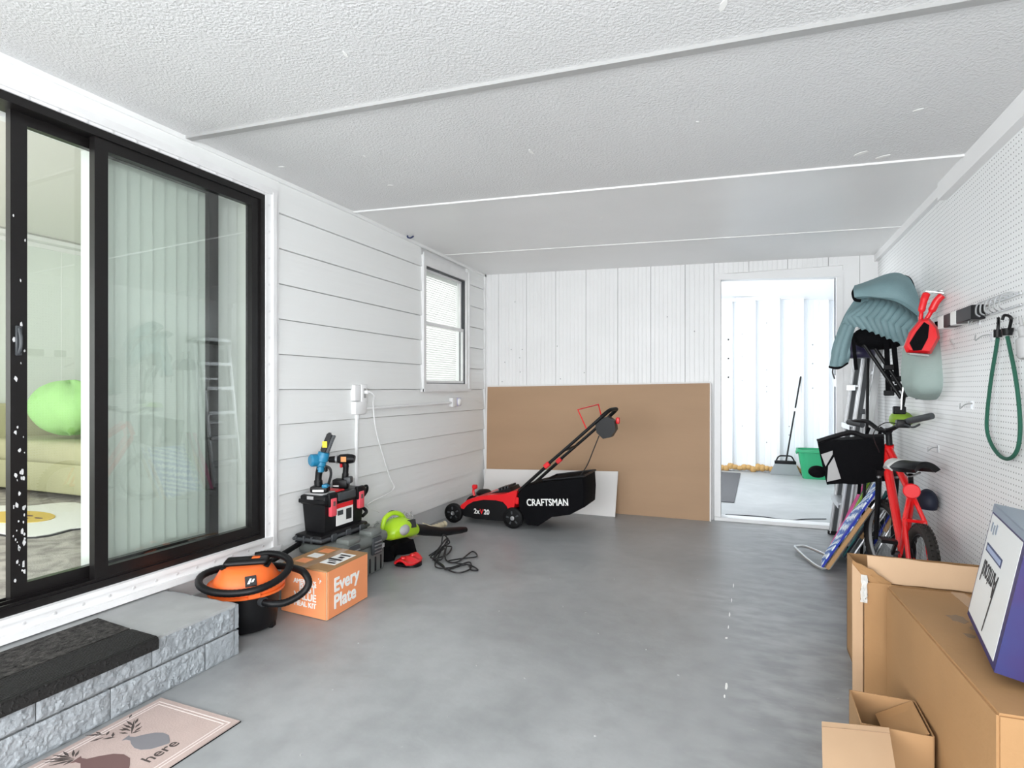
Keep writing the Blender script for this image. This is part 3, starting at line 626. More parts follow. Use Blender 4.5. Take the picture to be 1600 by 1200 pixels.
def vase(p0, p1, k, m, leaves):
    n, b = W(*p0, z=.0072), W(*p1, z=.0072); d = b - n; L_ = d.length; d.normalize(); s = Vector((-d.y, d.x, 0))
    out = [(0, .10), (.06, .055), (.16, .06), (.28, .17), (.45, .28), (.62, .31), (.80, .25), (.94, .10), (1, .02)]
    poly = [n + d * (t * L_) + s * (w * k * L_) for t, w in out] + [n + d * (t * L_) - s * (w * k * L_) for t, w in out[::-1]]
    MB().prism([(p.x, p.y) for p in poly], .0065, .0078, lambda u, v, h: (u, v, h)).build('printed_vase', m, dm, smooth=0)
    for q in leaves: k_ = MB(); leaf(k_, *q); k_.build('printed_leaf', 'mat_dark', dm, smooth=0)
vase((196, 1153), (264, 1161), .92, 'mat_grey', [(205, 1147, 210, 1124), (204, 1142, 190, 1137), (206, 1138, 192, 1132), (208, 1134, 197, 1126), (210, 1143, 222, 1135), (211, 1137, 220, 1129), (211, 1131, 216, 1122), (205, 1146, 220, 1141), (202, 1122, 206, 1116), (200, 1146, 186, 1145), (198, 1141, 186, 1140), (133, 1149, 166, 1148), (141, 1159, 162, 1152), (160, 1155, 180, 1152), (176, 1152, 177, 1144), (166, 1149, 171, 1142), (158, 1147, 150, 1144)])
vase((118, 1187), (200, 1202), .9, 'mat_brown', [(116, 1185, 66, 1187), (116, 1186, 66, 1192), (116, 1187, 76, 1197), (112, 1184, 82, 1180), (108, 1182, 98, 1174), (114, 1183, 115, 1171), (117, 1183, 124, 1172), (116, 1187, 98, 1196)])
q0 = W(233, 1193, z=.0072)
text('here', 'printed_word', 'mat_dark', dm, .062, frame((q0.x - .004, q0.y, .0072), (0, 1, 0), (-1, 0, 0)), .0004)
text('s', 'printed_word', 'mat_dark', dm, .062, frame((q0.x - .004, q0.y - .075, .0072), (0, 1, 0), (-1, 0, 0)), .0004)
# ================================================================= THINGS ALONG THE LEFT WALL
# ---- electrical boxes, pipe and cords
ob = thing('outlet_box', 'white double outlet box with open cover above the black toolbox', 'outlet', (.02, 3.47, 1.03))
MB().box(.0, 3.40, 1.035, .05, 3.53, 1.13, .01, 2).build('lower_box', 'white', ob)
MB().box(.0, 3.405, 1.135, .04, 3.475, 1.25, .006, 2).build('cover_flap', 'white', ob)
MB().box(.0, 3.475, 1.125, .045, 3.545, 1.255, .006, 2).build('upper_box', 'white', ob)
MB().box(.044, 3.495, 1.155, .047, 3.525, 1.225).build('socket', 'strip', ob)
MB().box(.045, 3.50, 1.185, .075, 3.525, 1.21, .005, 2).build('plug', 'white', ob)
pc = thing('conduit', 'white conduit pipe running down from outlet box behind drill', 'pipe', (.02, 3.44, 0))
MB().tube([(.018, 3.452, 1.04), (.018, 3.446, .7), (.022, 3.44, .45), (.022, 3.44, .16)], .012, 8).build('pipe', 'white', pc)
MB().rod((.018, 3.452, 1.0), (.018, 3.452, 1.045), .017).build('pipe_collar', 'white', pc)
hc = thing('conduit', 'white conduit pipe running level from outlet box to small switch', 'pipe', (.03, 4.2, 1.07))
MB().rod((.034, 3.53, 1.075), (.034, 4.862, 1.09), .0125).build('pipe', 'white', hc)
sw = thing('small_outlet', 'small white outlet with round lavender night light below the window', 'outlet', (.03, 4.95, 1.05))
MB().box(.012, 4.86, 1.05, .05, 4.95, 1.135, .006, 2).build('outlet_body', 'white', sw)
MB().box(.012, 4.952, 1.055, .048, 5.045, 1.135, .008, 2).build('night_light_base', 'lavender', sw)
MB().ell((.048, 5.0, 1.095), (.022, .035, .035), 14, 8).build('night_light_dome', 'print_white', sw)
cord = cr([(.0765, 3.512, 1.197), (.088, 3.518, 1.197), (.10, 3.55, 1.17), (.055, 3.60, 1.10), W(587, 670, x=.05), W(598, 710, x=.05), W(609, 745, x=.05), W(616, 760, x=.055), W(611, 768, x=.06), W(597, 776, x=.075), W(583, 783, x=.09), W(574, 791, x=.10), (.11, 3.60, .30)], 8)
solo('power_cable', MB().tube(cord, .0048, 6), 'white', 'thin white power cable looping from outlet down behind the toolbox', 'cable')
hk = W(637, 368, z=2.49)
solo('ceiling_hook', MB().tube(cr([(hk.x, hk.y, zc(hk.x, hk.y)), (hk.x, hk.y, hk.z - .014), (hk.x + .02, hk.y + .01, hk.z - .02), (hk.x + .05, hk.y + .01, hk.z - .008)]), .007, 6), 'ink_blue', 'tiny dark hook in the ceiling above the small wall window', 'hook')
# ---- wet/dry vacuum
VC = Vector((.272, 2.222, 0)); er = Vector((_c, _s, 0)); eb = Vector((_s, -_c, 0))
va = thing('wet_dry_vacuum', 'orange and black wet dry vacuum with coiled hose beside the step', 'vacuum', VC)
tv = Matrix.Translation(VC)
MB().lathe([(.135, .012), (.142, 0.02), (.150, .1), (.158, .195), (.158, .2)], 40, tv).build('tank', 'black', va)
MB().lathe([(.164, .188), (.183, .194), (.184, .206), (.176, .209), (.176, .214), (.184, .218), (.184, .236), (.165, .243)], 40, tv).build('lid_rim', 'orange', va)
MB().lathe([(.162, .238), (.158, .25), (.128, .300), (.112, .318), (.088, .326)], 40, tv).build('motor_housing', 'orange', va)
k = MB(); hp = lambda a, b, z: VC + er * a + eb * b + Vector((0, 0, z))
hd = MB().box(-.105, -.05, .318, .105, .05, .352, .022, 3, frame(VC + Vector((0, 0, 0)), er - eb * .25, -eb - er * .25)); hd.build('carry_handle', 'black', va)
MB().box(-.115, -.058, .312, .115, .058, .322, .004, 1, frame(VC, er - eb * .25, -eb - er * .25)).build('handle_cord_wrap', 'black_soft', va)
MB().box(.025, -.02, .350, .065, .015, .357, .004, 1, frame(VC, er - eb * .25, -eb - er * .25)).build('switch', 'orange', va)
for an in (-120, 35):
    u = er * math.sin(R(an)) + eb * math.cos(R(an)); s2 = u.cross(Vector((0, 0, 1)))
    MB().box(-.03, .178, .196, .03, .190, .232, .004, 1, frame(VC, s2, u)).build('latch', 'orange', va)
MB().box(-.032, .176, .215, .032, .190, .228, .003, 1, frame(VC, er * .9 - eb * -.5, eb * .9 - er * .5)).build('latch', 'orange', va)
# badge on the sloping housing
u = (eb * .85 + er * .52).normalized(); s2 = Vector((0, 0, 1)).cross(u); nrm = (u * .83 + Vector((0, 0, .55))).normalized(); up = nrm.cross(s2)
bt = frame(VC + u * .1475 + Vector((0, 0, .274)), s2, up)
MB().box(-.026, -.026, -.012, .026, .026, .004, .002, 1, bt).build('badge', 'print_black', va)
k = MB()
for q in ([(-.018, -.014), (-.004, .012), (.004, .012), (.0, .0), (-.006, -.014)], [(.0, -.008), (.010, .008), (.018, .008), (.012, -.006)]): k.prism(q, .0042, .0048, lambda a, b, h: bt @ Vector((a, b, h)))
k.build('badge_mark', 'print_white', va, smooth=0)
pts = [(.118, .10, .165), (.17, .11, .157), (.235, .085, .155), (.300, .045, .185), (.325, .02, .228), (.295, -.01, .268), (.235, -.07, .272), (.12, -.155, .262), (-.05, -.175, .258), (-.185, -.12, .262), (-.228, 0, .262), (-.185, .11, .25), (-.09, .178, .240), (.02, .196, .238), (.12, .172, .246), (.185, .10, .262), (.212, .02, .285), (.205, -.04, .318), (.15, -.085, .338), (.07, -.105, .343), (.0, -.10, .335)]
cp = cr([hp(*p) for p in pts], 10)
MB().tube(cp, [.0175 + .0012 * (i % 2) for i in range(len(cp))], 12).build('hose', 'black', va)
MB().rod(hp(.095, .085, .168), hp(.135, .105, .163), .024, 14).build('hose_port', 'grey_dark', va)
for an in (0, 90, 180, 270): MB().box(-.02, .12, 0, .02, .145, .03, .005, 1, Matrix.Translation(VC) @ Matrix.Rotation(R(an + 20), 4, 'Z')).build('foot', 'black', va)
k = MB().box(-.012, .146, .05, .012, .156, .11, .003, 1, frame(VC, er, -eb) @ Matrix.Rotation(math.pi, 4, 'Z')); k.build('tank_rib', 'black', va)
# ---- meal-kit carton
A, B, Cc = Vector((.611, 2.428, 0)), Vector((.594, 2.800, 0)), Vector((.273, 2.452, 0))
ux = (Cc - A).normalized(); uy = Vector((-ux.y, ux.x, 0)); uy = uy if uy.y > 0 else -uy; uy = (B - A).normalized()
LX, LY, HZ = .335, .372, .262
eb2 = thing('meal_kit_carton', 'orange printed meal kit carton reading Every Plate, by the vacuum', 'box', A + ux * LX / 2 + uy * LY / 2)
bp2 = lambda a, b, z: A + ux * a + uy * b + Vector((0, 0, z))
def slab(mb, a0, a1, b0, b1, z0, z1): return mb.add([bp2(a, b, z) for a in (a0, a1) for b in (b0, b1) for z in (z0, z1)], [(0, 1, 3, 2), (4, 6, 7, 5), (0, 4, 5, 1), (2, 3, 7, 6), (0, 2, 6, 4), (1, 5, 7, 3)])
slab(MB(), .004, LX - .004, .004, LY - .004, .001, HZ - .006).build('carton_body', 'card_pale', eb2)
slab(MB(), -.001, .005, .010, LY - .003, .004, HZ - .006).build('side_panel', 'card_orange', eb2)
slab(MB(), .010, LX - .002, -.001, .005, .004, HZ - .010).build('front_panel', 'card_orange', eb2)
slab(MB(), .0, LX / 2 - .002, 0, LY, HZ - .006, HZ).build('top_flap', 'card', eb2); slab(MB(), LX / 2 + .002, LX, 0, LY, HZ - .006, HZ).build('top_flap', 'card', eb2)
slab(MB(), LX / 2 - .025, LX / 2 + .025, -.0005, LY, HZ, HZ + .0008).build('tape', 'tape', eb2)
slab(MB(), .03, .14, .10, .30, HZ, HZ + .0009).build('shipping_label', 'print_white', eb2)
k = MB()
for i, (b, w) in enumerate([(.115, .02), (.15, .012), (.17, .025), (.21, .03), (.255, .02)]): slab(k, .045 + .02 * (i % 2), .10 + .02 * (i % 3), b, b + w, HZ + .0009, HZ + .0014)
k.build('label_print', 'print_black', eb2, smooth=0)['kind'] = 'stuff'
for i, b in enumerate((.06, .16, .26)): slab(MB(), .21, .29, b, b + .07, HZ, HZ + .0008).build('printed_patch', ('card_orange', 'print_white', 'card_orange')[i], eb2)
sd = frame(bp2(-.0011, .055, .135), uy, (0, 0, 1))
text('Every', 'printed_word', 'print_white', eb2, .102, sd, 0, fat=.0035)
text('Plate', 'printed_word', 'print_white', eb2, .102, frame(bp2(-.0011, .055, .045), uy, (0, 0, 1)), 0, fat=.0035)
fx = -ux
for s_, z_, sz in (("AMERICA'S", .172, .034), ('BEST', .130, .058), ('VALUE', .088, .054), ('MEAL KIT', .052, .038)):
    text(s_, 'printed_word', 'print_white', eb2, sz, frame(bp2(.075, -.0011, z_), fx, (0, 0, 1)), 0, align='RIGHT', fat=sz * .028)
k = MB()
for q in ((.045, .205, .008), (.058, .215, .005), (.05, .195, .004)): k.add([bp2(q[0] + dx * q[2], -.0014, q[1] + dz * q[2]) for dx, dz in ((-1, 0), (0, 1), (1, 0), (0, -1))], [(0, 1, 2, 3)])
k.build('printed_stars', 'print_white', eb2, smooth=0)['kind'] = 'stuff'
# ---- black tube behind the carton
solo('black_wand', MB().tube([(.10, 2.44, .20), (.09, 2.60, .225), (.085, 2.80, .262)], .016, 10).rod((.10, 2.42, .19), (.10, 2.46, .205), .022), 'black', 'black plastic tube propped between the orange carton and the wall', 'tube')
# ---- grey rolling case
gc = thing('storage_case', 'large grey green storage case with twin latches under the toolbox', 'case', (.21, 3.065, 0))
MB().box(.055, 2.85, .0, .370, 3.295, .190, .02, 2).build('case_body', 'grey_case', gc)
MB().box(.04, 2.825, .187, .385, 3.325, .262, .03, 3).build('lid', 'grey_case', gc)
for y in (2.90, 3.13):
    lt = MB().box(.372, y, .13, .398, y + .10, .245, .012, 2).build('latch', 'grey_dark', gc)
    for j in range(4): MB().box(.397, y + .012, .145 + j * .022, .4005, y + .088, .153 + j * .022).build('latch_rib', 'steel', lt)
    MB().box(.285, y - .012, .250, .390, y + .112, .292, .016, 2).build('latch_hood', 'grey_case', gc)
for y in (2.88, 2.94, 3.0, 3.06, 3.12, 3.18, 3.24): MB().box(.366, y, .015, .374, y + .016, .11, .003).build('side_rib', 'black', gc)
MB().box(.368, 3.245, .15, .376, 3.285, .18, .003).build('badge', 'reflect', gc)
MB().box(.10, 3.32, .12, .30, 3.35, .25, .012, 2).build('end_handle', 'grey_case', gc)
# ---- flat black tray case
tc_ = thing('flat_tool_case', 'flat black tool case between the grey case and the toolbox', 'case', (.15, 3.03, .263))
MB().box(.040, 2.80, .2635, .255, 3.27, .322, .016, 2).build('case_body', 'black', tc_)
MB().box(.032, 2.79, .280, .264, 3.28, .303, .010, 2).build('rim', 'grey_dark', tc_)
for x in (.06, .12, .18): MB().box(x, 2.786, .272, x + .010, 2.802, .315, .003).build('rib', 'grey_dark', tc_)
for y in (2.88, 3.02, 3.16): MB().box(.258, y, .272, .270, y + .05, .315, .004).build('latch', 'grey_dark', tc_)
# ---- toolbox
tb = thing('toolbox', 'black toolbox with pink red latches standing on the flat case', 'toolbox', (.14, 3.06, .322))
v = []
for z, e in ((.323, .012), (.505, 0)):
    v += [(x, y, z) for x in (.05 + e, .228 - e) for y in (2.865 + e, 3.255 - e)]
MB().add(v, [(0, 1, 3, 2), (4, 6, 7, 5), (0, 4, 5, 1), (2, 3, 7, 6), (0, 2, 6, 4), (1, 5, 7, 3)]).build('toolbox_body', 'black', tb)
MB().box(.040, 2.85, .495, .240, 3.27, .555, .013, 2).build('lid', 'black', tb)
MB().box(.055, 2.87, .553, .20, 3.0, .564, .004).build('lid_tray', 'reflect', tb)
MB().box(.10, 2.851, .53, .15, 2.848, .55).build('lid_tab', 'reflect', tb)
MB().box(.065, 3.005, .553, .20, 3.09, .563, .004).build('lid_window', 'red', tb)
for y in (2.895, 3.175):
    la = MB().box(.226, y, .42, .252, y + .055, .535, .007, 2).build('latch', 'pink_red', tb); MB().box(.251, y + .016, .485, .255, y + .038, .515, .002).build('latch_hole', 'mat_brown', la)
    MB().box(.218, y - .012, .48, .248, y + .067, .568, .010, 2).build('latch_housing', 'black', tb)
MB().box(.222, 2.97, .505, .250, 3.145, .556, .008, 2).build('front_grip', 'grey_dark', tb)
lb = MB().box(.224, 2.972, .345, .2292, 3.135, .485).build('paper_label', 'print_white', tb)
MB().box(.2288, 2.972, .455, .2300, 3.135, .485).build('label_band', 'red', lb); MB().box(.2288, 3.065, .37, .2300, 3.12, .44).build('label_picture', 'print_black', lb)
MB().box(.2288, 2.982, .41, .2300, 3.035, .44).build('label_print', 'grey_dark', lb)
MB().tube(cr([(.20, 3.268, .54), (.21, 3.31, .55), (.20, 3.325, .51), (.18, 3.30, .47), (.18, 3.262, .47)]), .009, 8).build('side_clip', 'black', tb)
MB().tube(cr([(.12, 3.262, .42), (.15, 3.32, .40), (.20, 3.32, .37), (.21, 3.262, .35)]), .012, 8).build('side_handle', 'black', tb)
MB().box(.035, 2.842, .505, .235, 2.856, .53, .004).build('end_rib', 'black', tb)
# ---- mini chainsaw (stands on its battery)
Cx, Cy, Cz = .138, 2.925, .5645
ch = thing('mini_chainsaw', 'blue cordless mini chainsaw standing upright on the toolbox', 'chainsaw', (Cx, Cy, Cz))
g = lambda a, z, b=0: Vector((Cx, Cy, Cz)) + er * a + eb * b + Vector((0, 0, z))
fz = frame((Cx, Cy, Cz), er, -eb)                                # local: x right, y away, z up
MB().box(-.055, -.04, 0, .055, .04, .042, .012, 2, fz).build('battery', 'black', ch)
MB().box(-.035, -.0415, .008, .035, -.0395, .022, 0, 1, fz).build('battery_print', 'print_white', ch)
MB().box(.02, -.042, .03, .058, .03, .055, .01, 2, fz).build('battery_button', 'blue_tool', ch)
MB().tube(cr([g(-.01, .035), g(-.012, .08), g(-.008, .12), g(0, .16)]), [.026] * 6 + [.021] * 6 + [.022] * 6 + [.024], 12).build('grip', 'black', ch)
MB().tube(cr([g(.0, .13), g(.005, .17), g(.01, .20), g(.02, .235), g(.025, .255)]), [.024] * 6 + [.030] * 6 + [.038] * 6 + [.036] * 6 + [.026], 12).build('motor_body', 'blue_tool', ch)
MB().lathe([(.036, 0), (.040, .01), (.040, .045), (.030, .055)], 20, axis_T(g(-.012, .205, .0), er * -.75 + eb * .65)).build('motor_cap', 'blue_tool', ch)
MB().tube(cr([g(.035, .165), g(.062, .15), g(.068, .11), g(.055, .06), g(.05, .05)]), .0085, 8).build('hand_guard', 'black', ch)
MB().box(.03, -.015, .13, .045, .015, .16, .005, 1, fz).build('trigger', 'black', ch)
bar_ = [g(.015, .245), g(.03, .245), g(.075, .36), g(.072, .378), g(.058, .38), g(.045, .37), g(.005, .27)]
MB().add([p + eb * .012 for p in bar_] + [p + eb * .004 for p in bar_], [tuple(range(7)), tuple(range(13, 6, -1))] + [(i, (i + 1) % 7, 7 + (i + 1) % 7, 7 + i) for i in range(7)]).build('blade_guard', 'black', ch)
MB().box(.018, -.0145, .285, .048, -.0125, .325, 0, 1, fz @ Matrix.Translation((0, 0, 0))).build('warning_label', 'yellow', ch)
k = MB()
for i in range(9):
    t = i / 8; p = g(.045 + .045 * t, .24 + .115 * t, -.005); k.box(-.005, -.004, -.006, .005, .004, .006, 0, 1, Matrix.Translation(p) @ Matrix.Rotation(R(20), 4, 'Y'))
k.build('chain', 'grey_dark', ch)['kind'] = 'stuff'
MB().bar(g(.03, .235, -.005), g(.085, .36, -.005), .006, .028, er).build('guide_bar', 'grey_dark', ch)
# ---- drill
Dx, Dy, Dz = .140, 3.165, .5555
dr = thing('cordless_drill', 'black cordless drill with orange badge standing on the toolbox', 'drill', (Dx, Dy, Dz))
fd = frame((Dx, Dy, Dz), er, -eb); g = lambda a, z, b=0: Vector((Dx, Dy, Dz)) + er * a + eb * b + Vector((0, 0, z))
MB().box(-.075, -.04, 0, .025, .04, .06, .010, 2, fd).build('battery', 'black', dr); MB().box(-.067, -.0415, .012, -.03, -.0395, .022, 0, 1, fd).build('battery_print', 'print_white', dr)
MB().box(.0, -.035, .03, .048, .035, .075, .010, 2, fd).build('grip_base', 'grey_dark', dr)
MB().tube(cr([g(.0, .05), g(.004, .10), g(.006, .14), g(.0, .175)]), [.022] * 6 + [.019] * 6 + [.021] * 6 + [.026], 12).build('grip', 'black', dr)
MB().tube([g(-.045, .192), g(-.03, .192), g(.02, .195), g(.05, .195), g(.066, .193)], [.024, .033, .034, .030, .024], 16).build('drill_body', 'black', dr)
MB().tube([g(-.060, .191), g(-.046, .192)], [.027, .030], 16).build('clutch_ring', 'steel', dr)
MB().tube([g(-.112, .188), g(-.105, .189), g(-.06, .191)], [.012, .020, .024], 16).build('chuck', 'black', dr)
MB().box(-.018, -.036, .178, .018, -.0335, .212, 0, 1, fd).build('badge', mat('orange_badge', (.8, .35, .12), .5), dr)
MB().box(-.034, -.008, .135, -.016, .008, .165, .005, 1, fd).build('trigger', 'red', dr)
# ---- bag with blower
bb = solo('tool_bag', MB().sheet(20, 14, lambda u, v: (.152 + .190 * u, 3.40 + .30 * v, .118 + .012 * math.sin(u * 7 + v * 5) - .02 * abs(u - .5)), .10), 'black_cloth', 'black cloth bag under the green blower by the left wall', 'bag')
tx = MB()
bw = thing('leaf_blower', 'lime green electric leaf blower lying on the black bag', 'leaf blower', (.30, 3.58, .12))
def hull(sec, n=20):
    v = []; f = []
    for (c, ry, rz, e) in sec:
        for i in range(n):
            a = 2 * math.pi * i / n; ca, sa = math.cos(a), math.sin(a)
            v.append(Vector(c) + Vector((_c, _s, 0)).cross(Vector((0, 0, 1))) * 0 + BX * (math.copysign(abs(ca) ** e, ca) * ry) + Vector((0, 0, 1)) * (math.copysign(abs(sa) ** e, sa) * rz))
    for j in range(len(sec) - 1):
        for i in range(n): f.append((j * n + i, j * n + (i + 1) % n, (j + 1) * n + (i + 1) % n, (j + 1) * n + i))
    f += [tuple(range(n))[::-1], tuple((len(sec) - 1) * n + i for i in range(n))]
    return v, f
BA = Vector((.20, .98, -.06)).normalized(); BX = Vector((.98, -.20, 0)).normalized(); B0 = Vector((.28, 3.42, .208))
bq = lambda t, up=0, sd_=0: B0 + BA * t + Vector((0, 0, up)) + BX * sd_
v, f = hull([(bq(.0, -.03), .03, .02, .8), (bq(.03, -.01), .075, .05, .8), (bq(.10, .012), .09, .072, .8), (bq(.17, .015), .088, .075, .8), (bq(.24, .0), .07, .065, .8), (bq(.29, -.015), .052, .05, .9), (bq(.31, -.018), .045, .043, 1)])
MB().add(v, f).build('blower_housing', 'lime', bw)
MB().tube(cr([bq(.005, .0, -.03), bq(.03, .085, -.03), bq(.10, .12, -.03), bq(.18, .105, -.03), bq(.23, .06, -.03)]), .017, 10).build('handle', 'lime', bw)
MB().tube(cr([bq(.04, .098, -.035), bq(.10, .130, -.035), bq(.17, .115, -.035)]), .010, 8).build('handle_pad', 'black', bw)
MB().ell(bq(.12, .012, .072), (.035, .055, .04), 16, 8).build('air_intake', 'reflect', bw)
MB().box(-.04, -.03, -.002, .04, .03, .002, .001, 1, frame(bq(.20, .045, .075), BA, Vector((-.3, 0, 1)))).build('maker_label', 'print_black', bw)
v, f = hull([(bq(.30, -.018), .042, .042, 1), (bq(.42, -.045), .040, .042, 1), (bq(.60, -.085), .036, .036, 1), (bq(.85, -.105), .030, .028, 1), (bq(.92, -.110), .022, .022, 1)])
MB().add(v, f).build('blower_tube', 'black', bw)
MB().bar(bq(.40, .012, .0), bq(.58, -.058, .0), .018, .006).build('tube_decal', 'rope', bw)
# clear packaging and beige cord
def crumple(u, v):
    p = Vector((u * 5, v * 6, 2)); return (.025 + .09 * u + .015 * noise.noise(p * 2), 3.62 + .50 * v, .10 + .12 * math.sin(math.pi * min(1, u + .15)) * (1 - .25 * v) + .035 * noise.noise(p * 1.7))
solo('plastic_bag', MB().sheet(22, 34, crumple, .002), 'clear', 'crumpled clear plastic bag between the green blower and the wall', 'bag', smooth=20)
tw = []
for i in range(70):
    t = i / 69; p = Vector((.20 + .04 * t, 3.86 + .52 * t, .07 - .01 * t)); tw.append(p)
k = MB().tube(tw, [.018 + .009 * math.sin(i * 1.15) for i in range(70)], 10)
solo('twisted_cord', k, 'rope', 'beige twisted cord bundle lying between blower tube and wall', 'cord')
# red tool and tangled cable
rt = thing('cord_reel', 'flat red cord winder on floor beside the grey case', 'cord winder', (.470, 3.42, 0))
k = MB().prism([(.470 + (.075 + .022 * math.cos(2 * a)) * math.cos(a), 3.43 + (.095 + .03 * math.cos(2 * a)) * math.sin(a)) for a in [i * .2618 for i in range(24)]], 0, .02, lambda u, v, h: (u, v, h)); k.build('lower_plate', 'black', rt)
k = MB()
k.sheet(14, 18, lambda u, v: (.470 + (u - .5) * .17 * math.sin(math.pi * (.12 + .76 * v)) ** .5, 3.33 + .2 * v, .026 + .032 * math.sin(math.pi * u) * (.65 + .35 * math.cos(4 * math.pi * v)) + .004), .012); k.build('red_shell', 'red', rt)
for q in ((.46, 3.38), (.48, 3.47)): MB().lathe([(.02, 0), (.016, .012), (.008, .012)], 12, Matrix.Translation((q[0], q[1], .055))).build('knob', 'red', rt)
rnd = random.Random(5)
def loopy(seed, path, amp):
    q = random.Random(seed); out = []
    for x, y, h in path:
        p = W(x, y, z=0); p = Vector((p.x + q.uniform(-amp, amp), p.y + q.uniform(-amp, amp), .007 + q.random() * h))
        p.x = max(p.x, .550 + .04 * q.random()); p.y = min(p.y, 4.2)
        if p.x < .62: p.y = max(p.y, 3.56)
        out.append(p)
    return [Vector((v.x, v.y, max(v.z, .006))) for v in cr(out, 8)]
solo('black_cable', MB().tube(loopy(1, [(662, 878, .04), (675, 868, .1), (672, 862, .16), (680, 858, .14), (690, 862, .04), (704, 858, .01), (700, 868, .03), (672, 880, .05), (694, 862, .06), (688, 880, .03), (668, 872, .08), (680, 860, .1), (694, 876, .02), (712, 880, .004), (740, 864, .004), (746, 872, .004), (720, 875, .004), (700, 880, .01), (735, 886, .004), (748, 892, .004), (735, 893, .004), (728, 885, .006), (700, 893, .004), (690, 886, .004), (672, 880, .02), (664, 874, .03), (668, 862, .1), (684, 866, .08), (674, 880, .02), (668, 866, .1), (682, 858, .12), (690, 872, .03), (682, 888, .01), (705, 889, .004), (732, 880, .004), (737, 891, .004), (716, 898, .004), (694, 890, .006), (672, 882, .02)], .012), .0052, 6), 'cord', 'long tangled black cable heaped on the floor beyond the red winder', 'cable')
# ---- lawn mower
mw = thing('lawn_mower', 'red and black electric lawn mower with grass bag, facing left wall', 'lawn mower', (.6, 4.88, 0))
Y0m, Y1m = 4.70, 5.08
def lens(poly, y0, y1, r, name, m, par):
    k = MB(); n = len(poly); cx = sum(p[0] for p in poly) / n; cz = sum(p[1] for p in poly) / n; v = []; f = []
    for y, s in ((y0, 1 - r), (y0 + .03, 1), (y1 - .03, 1), (y1, 1 - r)): v += [(cx + (p[0] - cx) * s, y, cz + (p[1] - cz) * s) for p in poly]
    for j in range(3):
        for i in range(n): f.append((j * n + i, j * n + (i + 1) % n, (j + 1) * n + (i + 1) % n, (j + 1) * n + i))
    f += [tuple(range(n))[::-1], tuple(3 * n + i for i in range(n))]
    return k.add(v, f).build(name, m, par, smooth=30)
lens([(.20, .07), (.215, .15), (.28, .205), (.42, .232), (.60, .235), (.72, .20), (.80, .12), (.80, .06), (.66, .045), (.36, .045)], Y0m - .015, Y1m + .015, .06, 'deck', 'black', mw)
red = [(.222, .135), (.235, .165), (.30, .215), (.40, .252), (.52, .275), (.66, .292), (.745, .325), (.785, .33), (.775, .27), (.752, .165), (.705, .150), (.685, .19), (.65, .222), (.58, .232), (.46, .228), (.36, .205), (.295, .168), (.262, .13)]
k = MB(); n = len(red)
k.prism(red, Y0m - .022, Y1m + .022, lambda u, v, h: (u, h, v)); k.build('deck_cover', 'red', mw, smooth=30)
MB().box(.24, Y0m - .012, .05, .70, Y1m, .12, .03, 2).build('deck_skirt', 'black', mw)
lens([(.42, .25), (.62, .315), (.66, .335), (.675, .335), (.70, .29), (.60, .27)], 4.78, 5.0, .04, 'battery_lid', 'black', mw)
for i in range(4): MB().box(.55 + i * .03, 4.80, .292 + i * .010, .562 + i * .03, 4.98, .318 + i * .010).build('vent_fin', 'grey_dark', mw)
def wheel(x, y, r, side):
    c = (x, y, r); T_ = axis_T(c, (0, side, 0)); w = MB().lathe([(r * .5, -.022), (r * .9, -.022), (r, -.014), (r, .012), (r * .92, .020), (r * .78, .022), (r * .76, .014), (r * .3, .018)], 32, T_).build('wheel', 'black_soft', mw)
    MB().lathe([(.020, .014), (.018, .026), (.012, .027), (.011, .022)], 16, T_).build('hub_ring', 'steel', w)
    for a in range(5):
        an = a * 2 * math.pi / 5; MB().box(-.008, r * .34, .013, .008, r * .66, .018, .003, 1, T_ @ Matrix.Rotation(an, 4, 'Z')).build('spoke_hole', 'grey_dark', w)
wheel(.163, 4.672, .088, -1); wheel(.750, 4.672, .092, -1); wheel(.163, 5.10, .088, 1); wheel(.750, 5.10, .092, 1)
MB().tube(cr([(.28, 4.86, .22), (.27, 4.86, .27), (.285, 4.86, .30)]), .012).box(.262, 4.84, .285, .308, 4.88, .325, .008).build('height_lever', 'red', mw)
MB().lathe([(.075, 0), (.078, .02), (.05, .045), (.02, .05)], 20, Matrix.Translation((.35, 4.93, .225))).build('motor_cap', 'black', mw)
bagp = [(.775, .30), (.84, .375), (1.02, .425), (1.384, .487), (1.392, .36), (1.384, .228), (1.25, .150), (1.09, .118), (1.03, .075), (.965, .030), (.87, .032), (.80, .10)]
bg_ = lens(bagp, Y0m - .012, Y1m + .012, .05, 'grass_bag', 'black_cloth', mw)
MB().tube([(1.02, Y0m, .43), (1.384, Y0m, .492), (1.384, Y1m, .492), (1.02, Y1m, .43)], .009, 8, True).build('bag_rim', 'black', bg_)
text('CRAFTSMAN', 'printed_word', 'print_white', bg_, .083, frame((.872, Y0m - .0125, .205), (1, 0, .08), (0, 0, 1)), 0, sx=.80, fat=.0018)
MB().box(1.222, Y0m - .0132, .232, 1.230, Y0m - .0122, .240).build('printed_dot', 'print_white', bg_)
text('2x', 'printed_word', 'print_white', mw, .062, frame((.365, Y0m - .0235, .100), (1, 0, .0), (0, 0, 1)), .0014, sx=.9)
text('V', 'printed_word', 'red', mw, .062, frame((.425, Y0m - .0235, .100), (1, 0, .0), (0, 0, 1)), .0014, sx=.9)
text('20', 'printed_word', 'print_white', mw, .062, frame((.463, Y0m - .0235, .100), (1, 0, .0), (0, 0, 1)), .0014, sx=.9)
ht = lambda t: (.80 + .76 * t, .335 + .685 * t)
